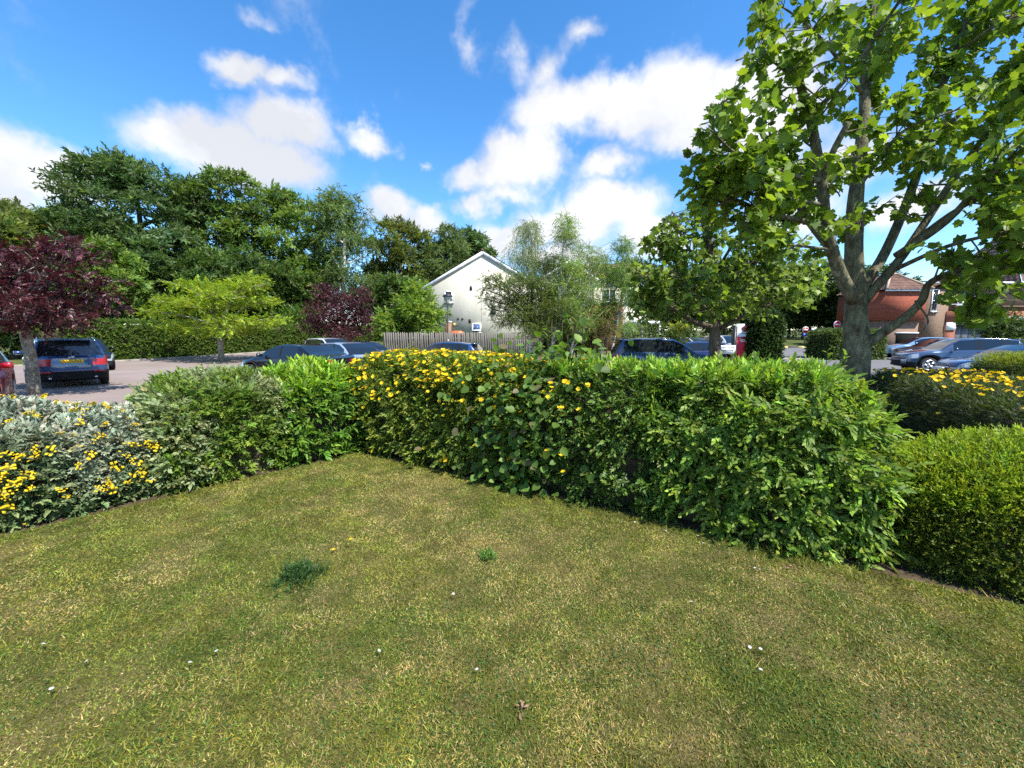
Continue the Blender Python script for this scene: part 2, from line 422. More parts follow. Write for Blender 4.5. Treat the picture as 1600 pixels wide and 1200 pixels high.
# lawn, its base sheet
def G(px, py):
    d = ray(px, py); t = CAMZ / -d.z; return np.array([d.x * t, d.y * t])
CNR, RGT, LFT = G(562, 706), G(1270, 868), G(0, 838)                 # corner of the two hedges and points along their feet
dR = unit(RGT - CNR); dL = unit(LFT - CNR)
nR = np.array([dR[1], -dR[0]]); nR = nR if nR @ -CNR > 0 else -nR   # towards the lawn
nL = np.array([-dL[1], dL[0]]); nL = nL if nL @ (np.array([0, 2.]) - CNR) > 0 else -nL
lawn_poly = [tuple(CNR + .085 * (nR + nL) / (1 + nR @ nL)), tuple(CNR + dR * 9 + .085 * nR), (9, -4), (-9, -4), tuple(CNR + dL * 9 + .085 * nL)]
M_LAWN = mat('lawn', rough=.95, spec=.1)
def lawn_nodes(m):
    t, b = nodes_of(m); co = N(t, 'ShaderNodeTexCoord').outputs['Object']
    def nz(s, d, rgh=.6):
        n = N(t, 'ShaderNodeTexNoise'); n.inputs['Scale'].default_value = s; n.inputs['Detail'].default_value = d; n.inputs['Roughness'].default_value = rgh
        t.links.new(co, n.inputs['Vector']); return n.outputs['Fac']
    a = N(t, 'ShaderNodeValToRGB'); e = a.color_ramp.elements
    e[0].position, e[0].color = .34, (.060, .085, .018, 1); e[1].position, e[1].color = .66, (.21, .165, .07, 1)
    x = e.new(.48); x.color = (.105, .115, .028, 1)
    t.links.new(nz(2.2, 8, .7), a.inputs[0])
    c = N(t, 'ShaderNodeValToRGB'); e = c.color_ramp.elements
    e[0].position, e[0].color = .3, (.35, .35, .35, 1); e[1].position, e[1].color = .7, (1.25, 1.25, 1.2, 1)
    t.links.new(nz(60, 6, .75), c.inputs[0])
    mu = N(t, 'ShaderNodeMix', data_type='RGBA', blend_type='MULTIPLY'); mu.inputs['Factor'].default_value = 1
    t.links.new(a.outputs[0], mu.inputs['A']); t.links.new(c.outputs[0], mu.inputs['B']); t.links.new(mu.outputs['Result'], b.inputs['Base Color'])
    bp = N(t, 'ShaderNodeBump'); bp.inputs['Strength'].default_value = .9; bp.inputs['Distance'].default_value = .02
    t.links.new(nz(90, 5, .7), bp.inputs['Height']); t.links.new(bp.outputs[0], b.inputs['Normal'])
lawn_nodes(M_LAWN)
gx, gy = np.arange(-10, 10.01, .25), np.arange(-4, 7.01, .25)
soil_poly = [tuple(CNR - 1.7 * (nR + nL)), tuple(CNR + dR * 9 - 1.9 * nR), (9, -4), (-9, -4), tuple(CNR + dL * 9 - 1.9 * nL)]
def flat_poly(name, poly, z, m):
    return tag(obj(name, new_mesh(name, [(x, y, z) for x, y in poly], [tuple(range(len(poly)))], m)), kind='structure')
flat_poly('flower_bed', soil_poly[::-1], .012, M_SOIL)
flat_poly('lawn', lawn_poly[::-1], .020, M_LAWN)

# grass: mown blades, straw and green in patches
def grass():
    n = 640000
    r_ = rng.uniform(0.95, 6.6, n) ; th = rng.uniform(-R(64), R(64), n)
    x, y = r_ * np.sin(th), r_ * np.cos(th)
    k = inside(lawn_poly, x, y); x, y, r_ = x[k], y[k], r_[k]; n = len(x)
    p = np.stack([x, y, np.full(n, .02)], 1)
    q = np.stack([x, y, np.zeros(n)], 1)
    patch = fbm(q * 1.0, 3, 3); mid = fbm(q * 4.2, 13, 2); fine = fbm(q * 13, 9, 2); green = fbm(q * 3.4 + 7, 21, 3)
    dry = np.clip((patch * .50 + mid * .32 + fine * .18 - .42) * 5.2, 0, 1)
    edge = np.minimum((q[:, :2] - CNR) @ nR, (q[:, :2] - CNR) @ nL)
    dry *= np.clip((edge - .08) / .35, .0, 1)                         # greener, longer turf along the hedge foot
    gcol = jitter((.118, .160, .021), n, .26, .16, (.228, .222, .035), np.clip(green * 1.6 - .3, 0, 1))
    scol = jitter((.41, .325, .13), n, .22, .10, (.33, .245, .09))
    isdry = rng.random(n) < dry * .66 + .03
    c = np.where(isdry[:, None], scol, gcol) * (.48 + 1.1 * fbm(q * 7.5 + 3, 55, 2))[:, None]
    ln = rng.gamma(5, .0031, n) * (1 + 1.2 * np.clip((.35 - edge) / .35, 0, 1)) * (.75 + .8 * vnoise(q * 3.3, 5))
    ln = ln * np.where(isdry, .68, .95)
    lean = rng.uniform(.5, 1.35, n); az = rng.uniform(0, 2 * math.pi, n)
    ax = np.stack([np.cos(az) * np.sin(lean), np.sin(az) * np.sin(lean), np.cos(lean)], 1)
    wd = (rng.uniform(.0012, .0026, n) * (.8 + .22 * r_))
    s = unit(np.cross(ax, rdir(n)))
    V = np.stack([p - s * wd[:, None], p + s * wd[:, None], p + ax * ln[:, None]], 1).reshape(-1, 3)
    F = np.arange(3 * n).reshape(-1, 3)
    me = new_mesh('grass', V, F, M_GRASS, np.repeat(c, 3, 0))
    tag(obj('grass', me), 'short mown lawn grass, green mixed with dry straw patches', 'grass', kind='stuff')
    # clover and moss leaves lying low between the blades
    m = 32000; j = rng.integers(0, n, m); pos = p[j] + np.array([0, 0, .004]) + np.abs(rng.normal(0, .004, (m, 1))) * np.array([0, 0, 1])
    keep = vnoise(q[j] * 2.1 + 40, 77) > .47; pos = pos[keep]; m = len(pos)
    X, Y, Z = frames(unit(rdir(m) * [1, 1, .25]), unit(rdir(m) * .5 + [0, 0, 1]))
    V, F = batch(*LEAF_D, pos, X, Y, Z, rng.uniform(.008, .019, m))
    tag(obj('clover', new_mesh('clover', V, F, M_GRASS, np.repeat(jitter((.06, .125, .022), m, .22, .12), 4, 0))),
        'tiny clover and moss leaves low in the turf', 'clover', kind='stuff')
grass()

# ------------------------------------------------------------------ shrubs and hedges
def block_samples(c, ax, half, p, n, seed, lump=.08, lscale=1.6, back=.15, zmin=0.0):
    """random points on a rounded block standing on the ground: centre foot c, long axis ax, half sizes (L, T) and height H"""
    Lh, Th, H = half
    ar = np.array([2 * Th * H, 2 * Th * H, 2 * Lh * H, 2 * Lh * H * back, 4 * Lh * Th]); pr = ar / ar.sum()
    f = rng.choice(5, n, p=pr); a = rng.uniform(-1, 1, n); b = rng.uniform(-1, 1, n); h = rng.uniform(zmin, 1, n)
    q = np.zeros((n, 3))
    q[:, 0] = np.where(f == 0, 1, np.where(f == 1, -1, a)); q[:, 1] = np.where(f == 2, -1, np.where(f == 3, 1, np.where(f == 4, b, b)))
    q[:, 2] = np.where(f == 4, 1, h)
    nn = (np.abs(q) ** p).sum(1) ** (1 / p); q = q / nn[:, None]
    g = np.sign(q) * np.abs(q) ** (p - 1) / np.array([Lh, Th, H]); g = unit(g)
    A = np.array([ax[0], ax[1], 0]); A = unit(A); B = np.array([-A[1], A[0], 0])
    if B[:2] @ np.asarray(c)[:2] < 0: B = -B                         # B points away from the camera
    w = q[:, :1] * Lh * A + q[:, 1:2] * Th * B + q[:, 2:3] * H * np.array([0, 0, 1]) + np.array([c[0], c[1], 0])
    nr = g[:, :1] * A + g[:, 1:2] * B + g[:, 2:3] * np.array([0, 0, 1])
    d = (fbm(w * lscale, seed, 3) - .5) * 2 * lump
    w = w + nr * d[:, None]
    w[:, 2] = np.maximum(w[:, 2], .03)
    return w, nr
def block_core(c, ax, half, p, inset, parent, z0=0.0):
    u = np.linspace(0, 2 * math.pi, 41)[:-1]; t = np.linspace(0, 1, 9); V = []; F = []
    A = unit(np.array([ax[0], ax[1], 0.])); B = np.array([-A[1], A[0], 0])
    Lh, Th, H = half[0] - inset, half[1] - inset, half[2] - inset
    for a in t:
        for b in u:
            q = np.array([math.cos(b), math.sin(b), 0]); q /= max(abs(q)); q[:2] *= (1 if a < .8 else (1 - (a - .8) / .2 * .98)); q[2] = min(1, a / .8)
            q = q / max((np.abs(q) ** p).sum() ** (1 / p), 1e-6) if a > 0 else q
            V.append(q[0] * Lh * A + q[1] * Th * B + np.array([c[0], c[1], z0 + q[2] * H]))
    for i in range(8):
        for k in range(40): F.append((i * 40 + k, i * 40 + (k + 1) % 40, (i + 1) * 40 + (k + 1) % 40, (i + 1) * 40 + k))
    return obj('dark_twig_core', new_mesh('dark_twig_core', np.array(V), F, M_TWIG, None, True), parent)  # solid bark-brown core, added for opacity and dark gaps behind the leaves
LEAFMESH = {}
def leaf_mesh(kind, leaf, col, m):
    key = (kind, tuple(col))
    if key not in LEAFMESH:
        T, F = leaf; LEAFMESH[key] = new_mesh('leaf_blade', T, F, m, np.repeat(np.array(col)[None], len(T), 0))
    return LEAFMESH[key]
def place(name, me, parent, pos, X, Y, Z, s):
    for i in range(len(pos)):
        o = bpy.data.objects.new(name, me[i % len(me)] if isinstance(me, list) else me)
        M = Matrix(((X[i][0], Y[i][0], Z[i][0]), (X[i][1], Y[i][1], Z[i][1]), (X[i][2], Y[i][2], Z[i][2]))).to_4x4() @ Matrix.Scale(float(s[i]), 4)
        M.translation = Vector(pos[i]); o.parent = parent; o.matrix_local = M; COL.objects.link(o)
def single_leaves(parent, w, nr, leaf, m, cols, n, size, out=.05, droop=.5, kind='l'):
    """the nearest, outermost leaves, each its own piece"""
    toc = unit(np.array([0, 0, CAMZ]) - w); ok = np.where((toc * nr).sum(1) > .15)[0]
    ok = rng.permutation(ok)[:n]; pos = w[ok] + nr[ok] * out; k = len(ok)
    ax = unit(nr[ok] * .6 + rdir(k) * .7 + np.array([0, 0, -droop])); nm = unit(nr[ok] * .7 + rdir(k) * .35 + np.array([0, 0, .7]))
    X, Y, Z = frames(ax, nm)
    place('leaf', [leaf_mesh(kind, leaf, c, m) for c in cols], parent, pos, X, Y, Z, rng.uniform(*size, k))
def shrub(name, label, cat, c, ax, half, p, variants, dens, size, base, tip, m=None, seed=0, lump=.08, lscale=1.6, out=.9, tang=.7, up=.15, group=None, inset=.12,
          layers=((0, 1.), (-.07, .6)), tipw=.6, back=.15, zmin=0, mask=None, colf=None, core=True, bri=.16, gap=0, gscale=4.5):
    t = thing(name, label, cat, (0, 0, 0), 0, group); m = m or M_LEAF
    L = Leaves(); Lh, Th, H = half; area = 4 * Lh * Th + 2 * Lh * H * (1 + back) + 4 * Th * H; ret = None
    for off, fr in layers:
        w, nr = block_samples(c, ax, half, p, int(area * dens * fr), seed, lump, lscale, back, zmin)
        if mask is not None:
            k = mask(w, nr); w, nr = w[k], nr[k]
        if gap and off > -.05:                                        # hollows between the leafy sprays
            g_ = (fbm(w * np.array([1, 1, 1.5]) * gscale, seed + 70, 2) + .12 * np.clip(nr[:, 2], 0, 1)) > gap + rng.normal(0, .03, len(w)); w, nr = w[g_], nr[g_]
        if ret is None: ret = (w, nr)
        n = len(w); tg = rdir(n); a = unit(nr * out + tg * tang + np.array([0, 0, up])); nm = unit(np.array([0, 0, 1.]) * .6 + nr * .9 + rdir(n) * .5)
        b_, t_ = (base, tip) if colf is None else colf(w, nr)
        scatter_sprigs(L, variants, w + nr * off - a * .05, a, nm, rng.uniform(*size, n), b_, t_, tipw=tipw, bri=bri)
    L.build('foliage', m, t)
    if core: block_core(c, ax, half, p, inset, t)
    return t, ret
def along(c, d, s, n, off):                    # a point s metres along a hedge foot, off metres behind it
    return c + d * s - n * off
def box_between(d, n, s0, s1, thick): return s0, s1

SPR_BROAD = [sprig(LEAF_O, 11, .20, .050, .95, .25, seed=k) for k in range(5)]      # ovate leaves in two ranks
SPR_HYP = [sprig(LEAF_D, 11, .13, .042, .95, .15, seed=20 + k) for k in range(5)]
SPR_PRIV = [sprig(LEAF_D, 10, .12, .040, .9, .15, seed=30 + k) for k in range(4)]
SPR_LAUR = [sprig(LEAF_S, 8, .18, .105, .7, .12, seed=40 + k) for k in range(5)]
SPR_GREY = [sprig(LEAF_D, 10, .07, .044, .9, .05, seed=50 + k) for k in range(5)]
SPR_LON = [sprig(LEAF_T, 13, .12, .022, .9, .1, seed=60 + k) for k in range(4)]
SPR_YEW = [sprig(LEAF_N, 14, .12, .040, 1.1, .1, seed=70 + k) for k in range(4)]
SPR_HAZ = [sprig(LEAF_R, 6, .22, .075, .9, .35, seed=80 + k) for k in range(4)]
SPR_VAR = [sprig(LEAF_D, 8, .09, .056, .9, .15, seed=90 + k) for k in range(4)]

# flowers
def flower_mesh(name, petals, r, col, ccol, cup=.25, wide=.5):
    V = []; F = []; C = []
    for k in range(petals):
        a = 2 * math.pi * k / petals; d = np.array([math.cos(a), math.sin(a), 0]); s = np.array([-d[1], d[0], 0]); b = len(V)
        V += [d * .02 * r, d * .6 * r - s * wide * r + [0, 0, cup * r * .6], d * r * 1.02 - s * wide * .45 * r + [0, 0, cup * r], d * r * 1.02 + s * wide * .45 * r + [0, 0, cup * r], d * .6 * r + s * wide * r + [0, 0, cup * r * .6]]
        F += [(b, b + 1, b + 2), (b, b + 2, b + 3), (b, b + 3, b + 4)]; C += [np.array(col) * (.92 + .16 * (k % 2))] * 5
    b = len(V)
    for k in range(6):
        a = math.pi * k / 3; V.append(np.array([math.cos(a) * .22 * r, math.sin(a) * .22 * r, cup * r * .25])); C.append(ccol)
    V.append(np.array([0, 0, cup * r * .75])); C.append(ccol)
    F += [(b + k, b + (k + 1) % 6, b + 6) for k in range(6)]
    return new_mesh(name, np.array(V), F, M_PETAL, np.array(C))
FL_HYP = [flower_mesh('petals', 5, .027, c, (.75, .36, .02), cu) for c, cu in (((.86, .60, .012), .3), ((.82, .50, .012), .15), ((.88, .64, .03), .5))]
def cluster_mesh(seed):
    r_ = random.Random(seed); V = [(0, 0, -.045)]; F = [(0, 1, 6)]; C = [(.2, .25, .1)]
    for k in range(9):
        cx, cy = r_.gauss(0, .028), r_.gauss(0, .028); cz = .01 - 6 * (cx * cx + cy * cy) + r_.uniform(0, .008); b = len(V); rr = r_.uniform(.010, .015)
        for j in range(9):
            a = 2 * math.pi * j / 9; q = rr * (1 if j % 2 else .72); V.append((cx + q * math.cos(a), cy + q * math.sin(a), cz)); C.append((.80, .62, .02))
        V.append((cx, cy, cz + .005)); C.append((.70, .38, .01)); F += [(b + j, b + (j + 1) % 9, b + 9) for j in range(9)]; F += [(b, 0, b + 5)] if k else []
    return new_mesh('petals', np.array(V), F, M_PETAL, np.array(C))
FL_DAI = [cluster_mesh(k) for k in range(4)]
def flowers(parent, meshes, w, nr, n, size, out=.05, weight=None, updir=.6, extra=0):
    k = len(w); pr = (np.ones(k) if weight is None else weight(w, nr)); pr = pr / pr.sum()
    ok = rng.choice(k, min(n + extra, int((pr > 0).sum())), replace=False, p=pr); q = len(ok)
    Z = unit(nr[ok] * .6 + rdir(q) * .6 + np.array([0, 0, updir])); X, Y, Z2 = frames(np.cross(Z, rdir(q)), Z)
    pos = w[ok] + nr[ok] * out; sz = rng.uniform(*size, q)
    place('flower', meshes, parent, pos[:n], X[:n], Y[:n], Z2[:n], sz[:n])
    if q > n:
        me = meshes[0]; T = np.zeros(len(me.vertices) * 3); me.vertices.foreach_get('co', T); T = T.reshape(-1, 3); F = np.array([p_.vertices[:] for p_ in me.polygons]); C_ = np.zeros(len(T) * 4); me.color_attributes['Col'].data.foreach_get('color', C_); C_ = C_.reshape(-1, 4)[:, :3]
        V, FF = batch(T, F, pos[n:], X[n:], Y[n:], Z2[n:], sz[n:] * .8); L = Leaves(); L.add(V, FF, np.tile(C_, (q - n, 1)) * rng.uniform(.75, 1.05, (q - n, 1)).repeat(len(T), 0)); L.build('small_flowers', M_PETAL, parent)

def foot(px, py): return G(px, py)
def sR(px, py): return float((G(px, py) - CNR) @ dR)
# right-hand hedge, from the corner towards the camera: hypericum, hazel, privet, a broad-leaved evergreen, then a low golden honeysuckle
aR = lambda s0, s1, th: (along(CNR, dR, (s0 + s1) / 2, nR, th / 2), (s1 - s0) / 2, th / 2)
c, Lh, Th = aR(-.55, 3.0, 1.25)
hyp, (wH, nH) = shrub('hypericum_hedge', 'clipped hedge of narrow dark leaves covered in yellow cup flowers on top', 'hedge', c, dR, (Lh, Th, 1.36), 5, SPR_HYP, 440, (.8, 1.35),
                      (.080, .118, .017), (.18, .235, .030), seed=3, lump=.11, tipw=.8, zmin=.02, gap=.43, layers=((.02, 1.15), (-.09, .55)))
flowers(hyp, FL_HYP, wH, nH, 295, (.8, 1.25), .13, extra=260, weight=
        lambda w, n_: (np.where(w[:, 2] > 1.08, 1.0, np.where(w[:, 2] > .86, .4, .05)) * np.where(((w[:, :2] - CNR) @ dR) < 1.9, 1.0, .6) * ((n_ * unit(np.array([0, 0, 3.5]) - w)).sum(1) > -.05) * np.where((w[:, :2] - CNR) @ nR > -.8, 1, .12)))
c, Lh, Th = aR(2.55, 4.25, 1.15)
prv, (wP, nP) = shrub('privet_hedge', 'dark green small-leaved section of hedge between yellow flowers and broad-leaved evergreen', 'hedge', c, dR, (Lh, Th, 1.27), 5, SPR_PRIV, 460, (.8, 1.3),
                      (.050, .092, .016), (.13, .20, .030), m=M_GLOSS, seed=4, lump=.12, tipw=.6, zmin=.02, gap=.44, layers=((.02, 1.1), (-.10, .55)))
wPf = wP[((nP[:, :2] @ nR) > .2) | (nP[:, 2] > .5)]; 
flowers(prv, FL_HYP, wP, nP, 48, (.75, 1.1), .13, lambda w, n_: np.where((((w[:, :2] - CNR) @ dR) < 3.5), np.where(w[:, 2] > .95, 1.0, .22), .03) * np.where((w[:, :2] - CNR) @ nR > -.55, 1, .1) * (((n_[:, :2] @ nR) > .2) | (n_[:, 2] > .6)))
c, Lh, Th = aR(3.95, 5.72, 1.35)
brd, (wB, nB) = shrub('broad_leaved_hedge', 'fresh green hedge end with drooping sprays of oval leaves, beside low golden bush', 'hedge', c, dR, (Lh, Th, 1.25), 4.2, SPR_BROAD, 290, (.75, 1.18),
                      (.058, .104, .019), (.160, .240, .034), seed=5, lump=.17, lscale=2.4, out=.8, tang=.75, up=-.12, tipw=.85, zmin=.02, gap=.47, bri=.22, colf=lambda w, n_: (np.repeat(np.array([[.072, .124, .020]]), len(w), 0), np.repeat(np.array([[.185, .270, .035]]), len(w), 0)), layers=((.04, 1.3), (-.10, .55), (-.17, .45)))
single_leaves(brd, wB, nB, LEAF_O, M_LEAF, [(.10, .175, .026), (.14, .235, .034), (.18, .28, .042), (.12, .205, .030), (.08, .145, .025), (.19, .20, .03)], 290, (.045, .062), .10, .55, 'broad')
for (px_, py_, dd, hh) in ((1293, 548, 3.5, .17), (1322, 552, 3.4, .13), (1060, 556, 4.3, .08), (1180, 552, 3.9, .10)):
    b_ = np.array(P(px_, py_, dd)); n_ = 7; st = MB().tube([b_ - [0, 0, hh + .12], b_ - [0, 0, hh * .5], b_], [.004, .003, .002], 4); st.build('shoot', M_TWIG, brd)
    tt = np.linspace(.35, 1, n_); ps = b_ - np.array([0, 0, 1.]) * ((1 - tt) * hh)[:, None]; a_ = unit(rdir(n_) * [1, 1, .2] + [0, 0, .55]); X, Y, Z = frames(a_, unit(rdir(n_) * .4 + [0, 0, 1]))
    place('leaf', [leaf_mesh('broad', LEAF_O, (.20, .31, .042), M_LEAF)], brd, ps, X, Y, Z, np.full(n_, .05))
# laurel-like fresh growth on the flat top of the privet and broad-leaved sections
c, Lh, Th = aR(3.0, 5.2, .8)
top = thing('laurel_top_growth', 'bright yellow-green laurel shoots along the top of the near hedge', 'shrub')
L = Leaves(); n = 620; s_ = rng.uniform(2.95, 5.35, n); o_ = rng.uniform(.12, 1.15, n)
w = np.zeros((n, 3)); w[:, :2] = CNR + dR * s_[:, None] - nR * o_[:, None]; w[:, 2] = 1.24 + .06 * fbm(w * 3, 8)
a = unit(rdir(n) * .55 + np.array([0, 0, .8])); nm = unit(rdir(n) + np.array([0, 0, .3]))
scatter_sprigs(L, SPR_LAUR, w, a, nm, rng.uniform(.55, .85, n), (.15, .245, .024), (.23, .35, .036), tipw=.8)
L.build('foliage', M_GLOSS, top)
single_leaves(top, w, np.repeat(np.array([[0, 0, 1.]]), n, 0), LEAF_S, M_GLOSS, [(.17, .29, .03), (.21, .34, .04), (.14, .24, .025)], 120, (.06, .09), .06, -.9, 'laur')
c, Lh, Th = aR(5.55, 7.7, 1.25)
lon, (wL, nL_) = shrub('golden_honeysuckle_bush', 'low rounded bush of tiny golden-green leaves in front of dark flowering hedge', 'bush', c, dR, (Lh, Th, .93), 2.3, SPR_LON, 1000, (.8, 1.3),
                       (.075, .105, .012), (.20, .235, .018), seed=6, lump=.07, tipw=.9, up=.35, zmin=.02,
                       colf=lambda w, n_: (np.where(n_[:, 2:3] > .35, (.13, .185, .017), (.068, .098, .015)), np.where(n_[:, 2:3] > .35, (.24, .31, .026), (.15, .185, .022))))  # lit top and shaded sides are put into the leaf colours
# hazel scrambling up through the hypericum
haz = thing('hazel_sapling', 'hazel with large rounded leaves growing up through the yellow-flowered hedge', 'shrub')
L = Leaves(); hp = []; hn = []
hs0, hs1 = sR(760, 745), sR(885, 768)
for k in range(330):
    s = random.gauss((hs0 + hs1) / 2, .36); z = random.uniform(.06, 1.42); q = CNR + dR * s + nR * (random.uniform(.06, .21) - max(0, z - 1.15) * .8)
    hp.append((q[0], q[1], z)); hn.append((nR[0], nR[1], .25))
for k in range(90):
    s = random.gauss((hs0 + hs1) / 2 + .25, .34); z = 1.40 + abs(random.gauss(0, .12)); q = CNR + dR * s - nR * random.uniform(.0, .5)
    hp.append((q[0], q[1], z)); hn.append((nR[0] * .5, nR[1] * .5, .6))
hp, hn = np.array(hp), unit(np.array(hn))
stem0 = CNR + dR * (hs0 + hs1) / 2 - nR * .3
mbx = MB()
for k in range(8):
    s = random.gauss((hs0 + hs1) / 2 + .15, .24); q = CNR + dR * s - nR * random.uniform(.2, .55)
    pts = smooth_path([(stem0[0], stem0[1], 0), ((stem0[0] + q[0]) / 2, (stem0[1] + q[1]) / 2, .7), (q[0], q[1], 1.35), (q[0] + .03, q[1], random.uniform(1.55, 1.95))], 3)
    mbx.tube(pts, np.linspace(.012, .004, len(pts)), 5)
    tipn = 10; tp = pts[-5:][rng.integers(0, 5, tipn)]; 
    hp = np.concatenate([hp, tp + rng.normal(0, .03, (tipn, 3))]); hn = np.concatenate([hn, unit(rdir(tipn) + [0, -.4, .2])])
mbx.build('stem', M_TWIG, haz, True)
k = rng.permutation(len(hp)); n = len(k)
ax_ = unit(hn * .5 + rdir(n) * .55 + np.array([0, 0, -.35])); nm_ = unit(hn * .8 + rdir(n) * .45 + np.array([0, 0, .45]))
X, Y, Z = frames(ax_, nm_); sz = rng.uniform(.055, .105, n)
hz_cols = [(.115, .21, .028), (.145, .25, .035), (.095, .175, .028), (.20, .30, .055), (.17, .14, .07)]
sel = k[:290]; place('leaf', [leaf_mesh('haz', LEAF_R, c_, M_LEAF) for c_ in hz_cols[:4] + hz_cols[:4] + hz_cols[4:]], haz, hp[sel], X[sel], Y[sel], Z[sel], sz[sel])
sel = k[290:]; V, F = batch(*LEAF_R, hp[sel], X[sel], Y[sel], Z[sel], sz[sel]); L.add(V, F, np.repeat(jitter((.085, .155, .024), len(sel), .2, .1), len(LEAF_R[0]), 0)); L.build('foliage', M_LEAF, haz)

# left-hand hedge, from the corner towards the camera: laurel, mixed green, grey felted shrub with yellow daisies
sLf = lambda px, py: float((G(px, py) - CNR) @ dL)
def aL(s0, s1, th): return (along(CNR, dL, (s0 + s1) / 2, nL, th / 2), (s1 - s0) / 2, th / 2)
c, Lh, Th = aL(-.3, 1.05, 1.5)
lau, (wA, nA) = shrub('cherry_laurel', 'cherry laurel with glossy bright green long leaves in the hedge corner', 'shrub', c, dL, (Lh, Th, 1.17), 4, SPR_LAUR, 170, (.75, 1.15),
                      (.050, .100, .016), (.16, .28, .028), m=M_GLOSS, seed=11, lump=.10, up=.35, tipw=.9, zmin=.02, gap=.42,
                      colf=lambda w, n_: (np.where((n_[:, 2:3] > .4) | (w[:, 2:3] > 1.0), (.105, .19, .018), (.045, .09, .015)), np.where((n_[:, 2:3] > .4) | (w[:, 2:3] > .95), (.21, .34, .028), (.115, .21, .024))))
single_leaves(lau, wA, nA, LEAF_S, M_GLOSS, [(.14, .26, .025), (.17, .30, .03), (.09, .17, .022)], 130, (.085, .125), .07, -.2, 'laur')
c, Lh, Th = aL(.75, 2.25, 1.6)
mix_, (wX, nX) = shrub('mixed_evergreen_hedge', 'dark evergreen hedge section flecked with pale variegated sprigs, left of the laurel', 'hedge', c, dL, (Lh, Th, 1.14), 4, SPR_PRIV + SPR_VAR[:1], 420, (.85, 1.45),
                       (.050, .085, .020), (.12, .175, .035), seed=12, lump=.13, tipw=.7, zmin=.02, gap=.46, layers=((.03, 1.2), (-.10, .55)),
                       colf=lambda w, n_: ((lambda f: ((1 - f) * np.array([.066, .112, .019]) + f * np.array([.12, .15, .07]), (1 - f) * (np.array([.13, .205, .030]) + vnoise(w * 2.2 + 9, 44)[:, None] * np.array([.08, .09, .0])) + f * np.array([.36, .39, .22])))
                                           (np.clip((vnoise(w * 3.2, 91) - .66) * 6 + np.clip(n_[:, 2] - .15, 0, 1) * 1.3, 0, 1)[:, None])))
c, Lh, Th = aL(1.65, 2.3, 1.1)
var, (wV, nV) = shrub('variegated_shrub', 'pale cream-edged variegated shrub between grey shrub and dark evergreen', 'shrub', c + nL * .05, dL, (Lh, Th, 1.02), 3, SPR_VAR, 230, (.8, 1.25),
                      (.10, .14, .05), (.27, .31, .16), seed=13, lump=.14, tipw=.9, zmin=.1, core=False)
single_leaves(var, wV, nV, LEAF_O, M_LEAF, [(.36, .40, .22), (.18, .25, .09), (.28, .33, .16)], 90, (.045, .065), .05, .1, 'var')
c, Lh, Th = aL(1.9, 5.0, 1.55)
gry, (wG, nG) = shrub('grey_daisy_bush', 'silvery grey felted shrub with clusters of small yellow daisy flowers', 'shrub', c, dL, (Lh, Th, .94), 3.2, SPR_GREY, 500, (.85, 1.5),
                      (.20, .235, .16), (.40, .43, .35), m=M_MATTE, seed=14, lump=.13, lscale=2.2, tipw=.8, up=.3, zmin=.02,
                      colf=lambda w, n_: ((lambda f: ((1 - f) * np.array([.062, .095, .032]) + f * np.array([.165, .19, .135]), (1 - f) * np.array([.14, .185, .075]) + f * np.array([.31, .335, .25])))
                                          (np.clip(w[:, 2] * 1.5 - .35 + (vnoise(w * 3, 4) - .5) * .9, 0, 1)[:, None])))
flowers(gry, FL_DAI, wG, nG, 185, (.55, 1.1), .11,
        lambda w, n_: np.clip(vnoise(w * 4.0 + 3, 31) - .12, .03, 1) * ((n_ * unit(np.array([0, 0, 1.65]) - w)).sum(1) > .1) * np.where(w[:, 2] < .22, .08, np.where(n_[:, 2] > .8, .45, 1)) * np.where((w[:, :2] - CNR) @ dL > 4.6, .1, 1))
# dark clipped hedge with yellow flowers on its top, beyond the path on the right
c0, c1 = np.array([4.75, 3.45]), np.array([7.62, 8.55]); dC = unit(c1 - c0); nC = np.array([-dC[1], dC[0]]); nC = nC if nC @ -c0 > 0 else -nC
cc = (c0 - dC * 1.6 + c1) / 2 - nC * .95; Lc = np.linalg.norm(c1 - c0 + dC * 1.6) / 2
yew, (wY, nY) = shrub('dark_flowering_hedge', 'very dark clipped hedge with a top full of yellow flowers', 'hedge', cc, dC, (Lc, .95, .95), 12, SPR_YEW, 270, (.8, 1.3),
                      (.028, .043, .013), (.075, .105, .022), seed=15, lump=.05, tipw=.6, zmin=.02)
flowers(yew, FL_HYP, wY, nY, 295, (.8, 1.25), .12, updir=.1, weight=lambda w, n_: np.where(n_[:, 2] > .6, 1.0, np.where((w[:, 2] > .8), .10, .012)) * np.where(((w[:, :2] - c0) @ dC > -.2) & ((w[:, :2] - c0) @ nC > -1.6), 1, .05))
# clipped box hedge, far right
c = np.array([PXD(1600, 9.0) + .1, 8.9])
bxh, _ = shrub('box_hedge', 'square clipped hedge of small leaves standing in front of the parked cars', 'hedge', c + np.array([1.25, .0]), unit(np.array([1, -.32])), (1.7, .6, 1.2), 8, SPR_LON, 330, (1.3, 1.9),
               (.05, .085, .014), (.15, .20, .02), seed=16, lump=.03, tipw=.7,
               colf=lambda w, n_: (np.where(n_[:, 2:3] > .5, (.12, .15, .015), (.04, .075, .014)), np.where(n_[:, 2:3] > .5, (.2, .24, .02), (.09, .13, .02))))
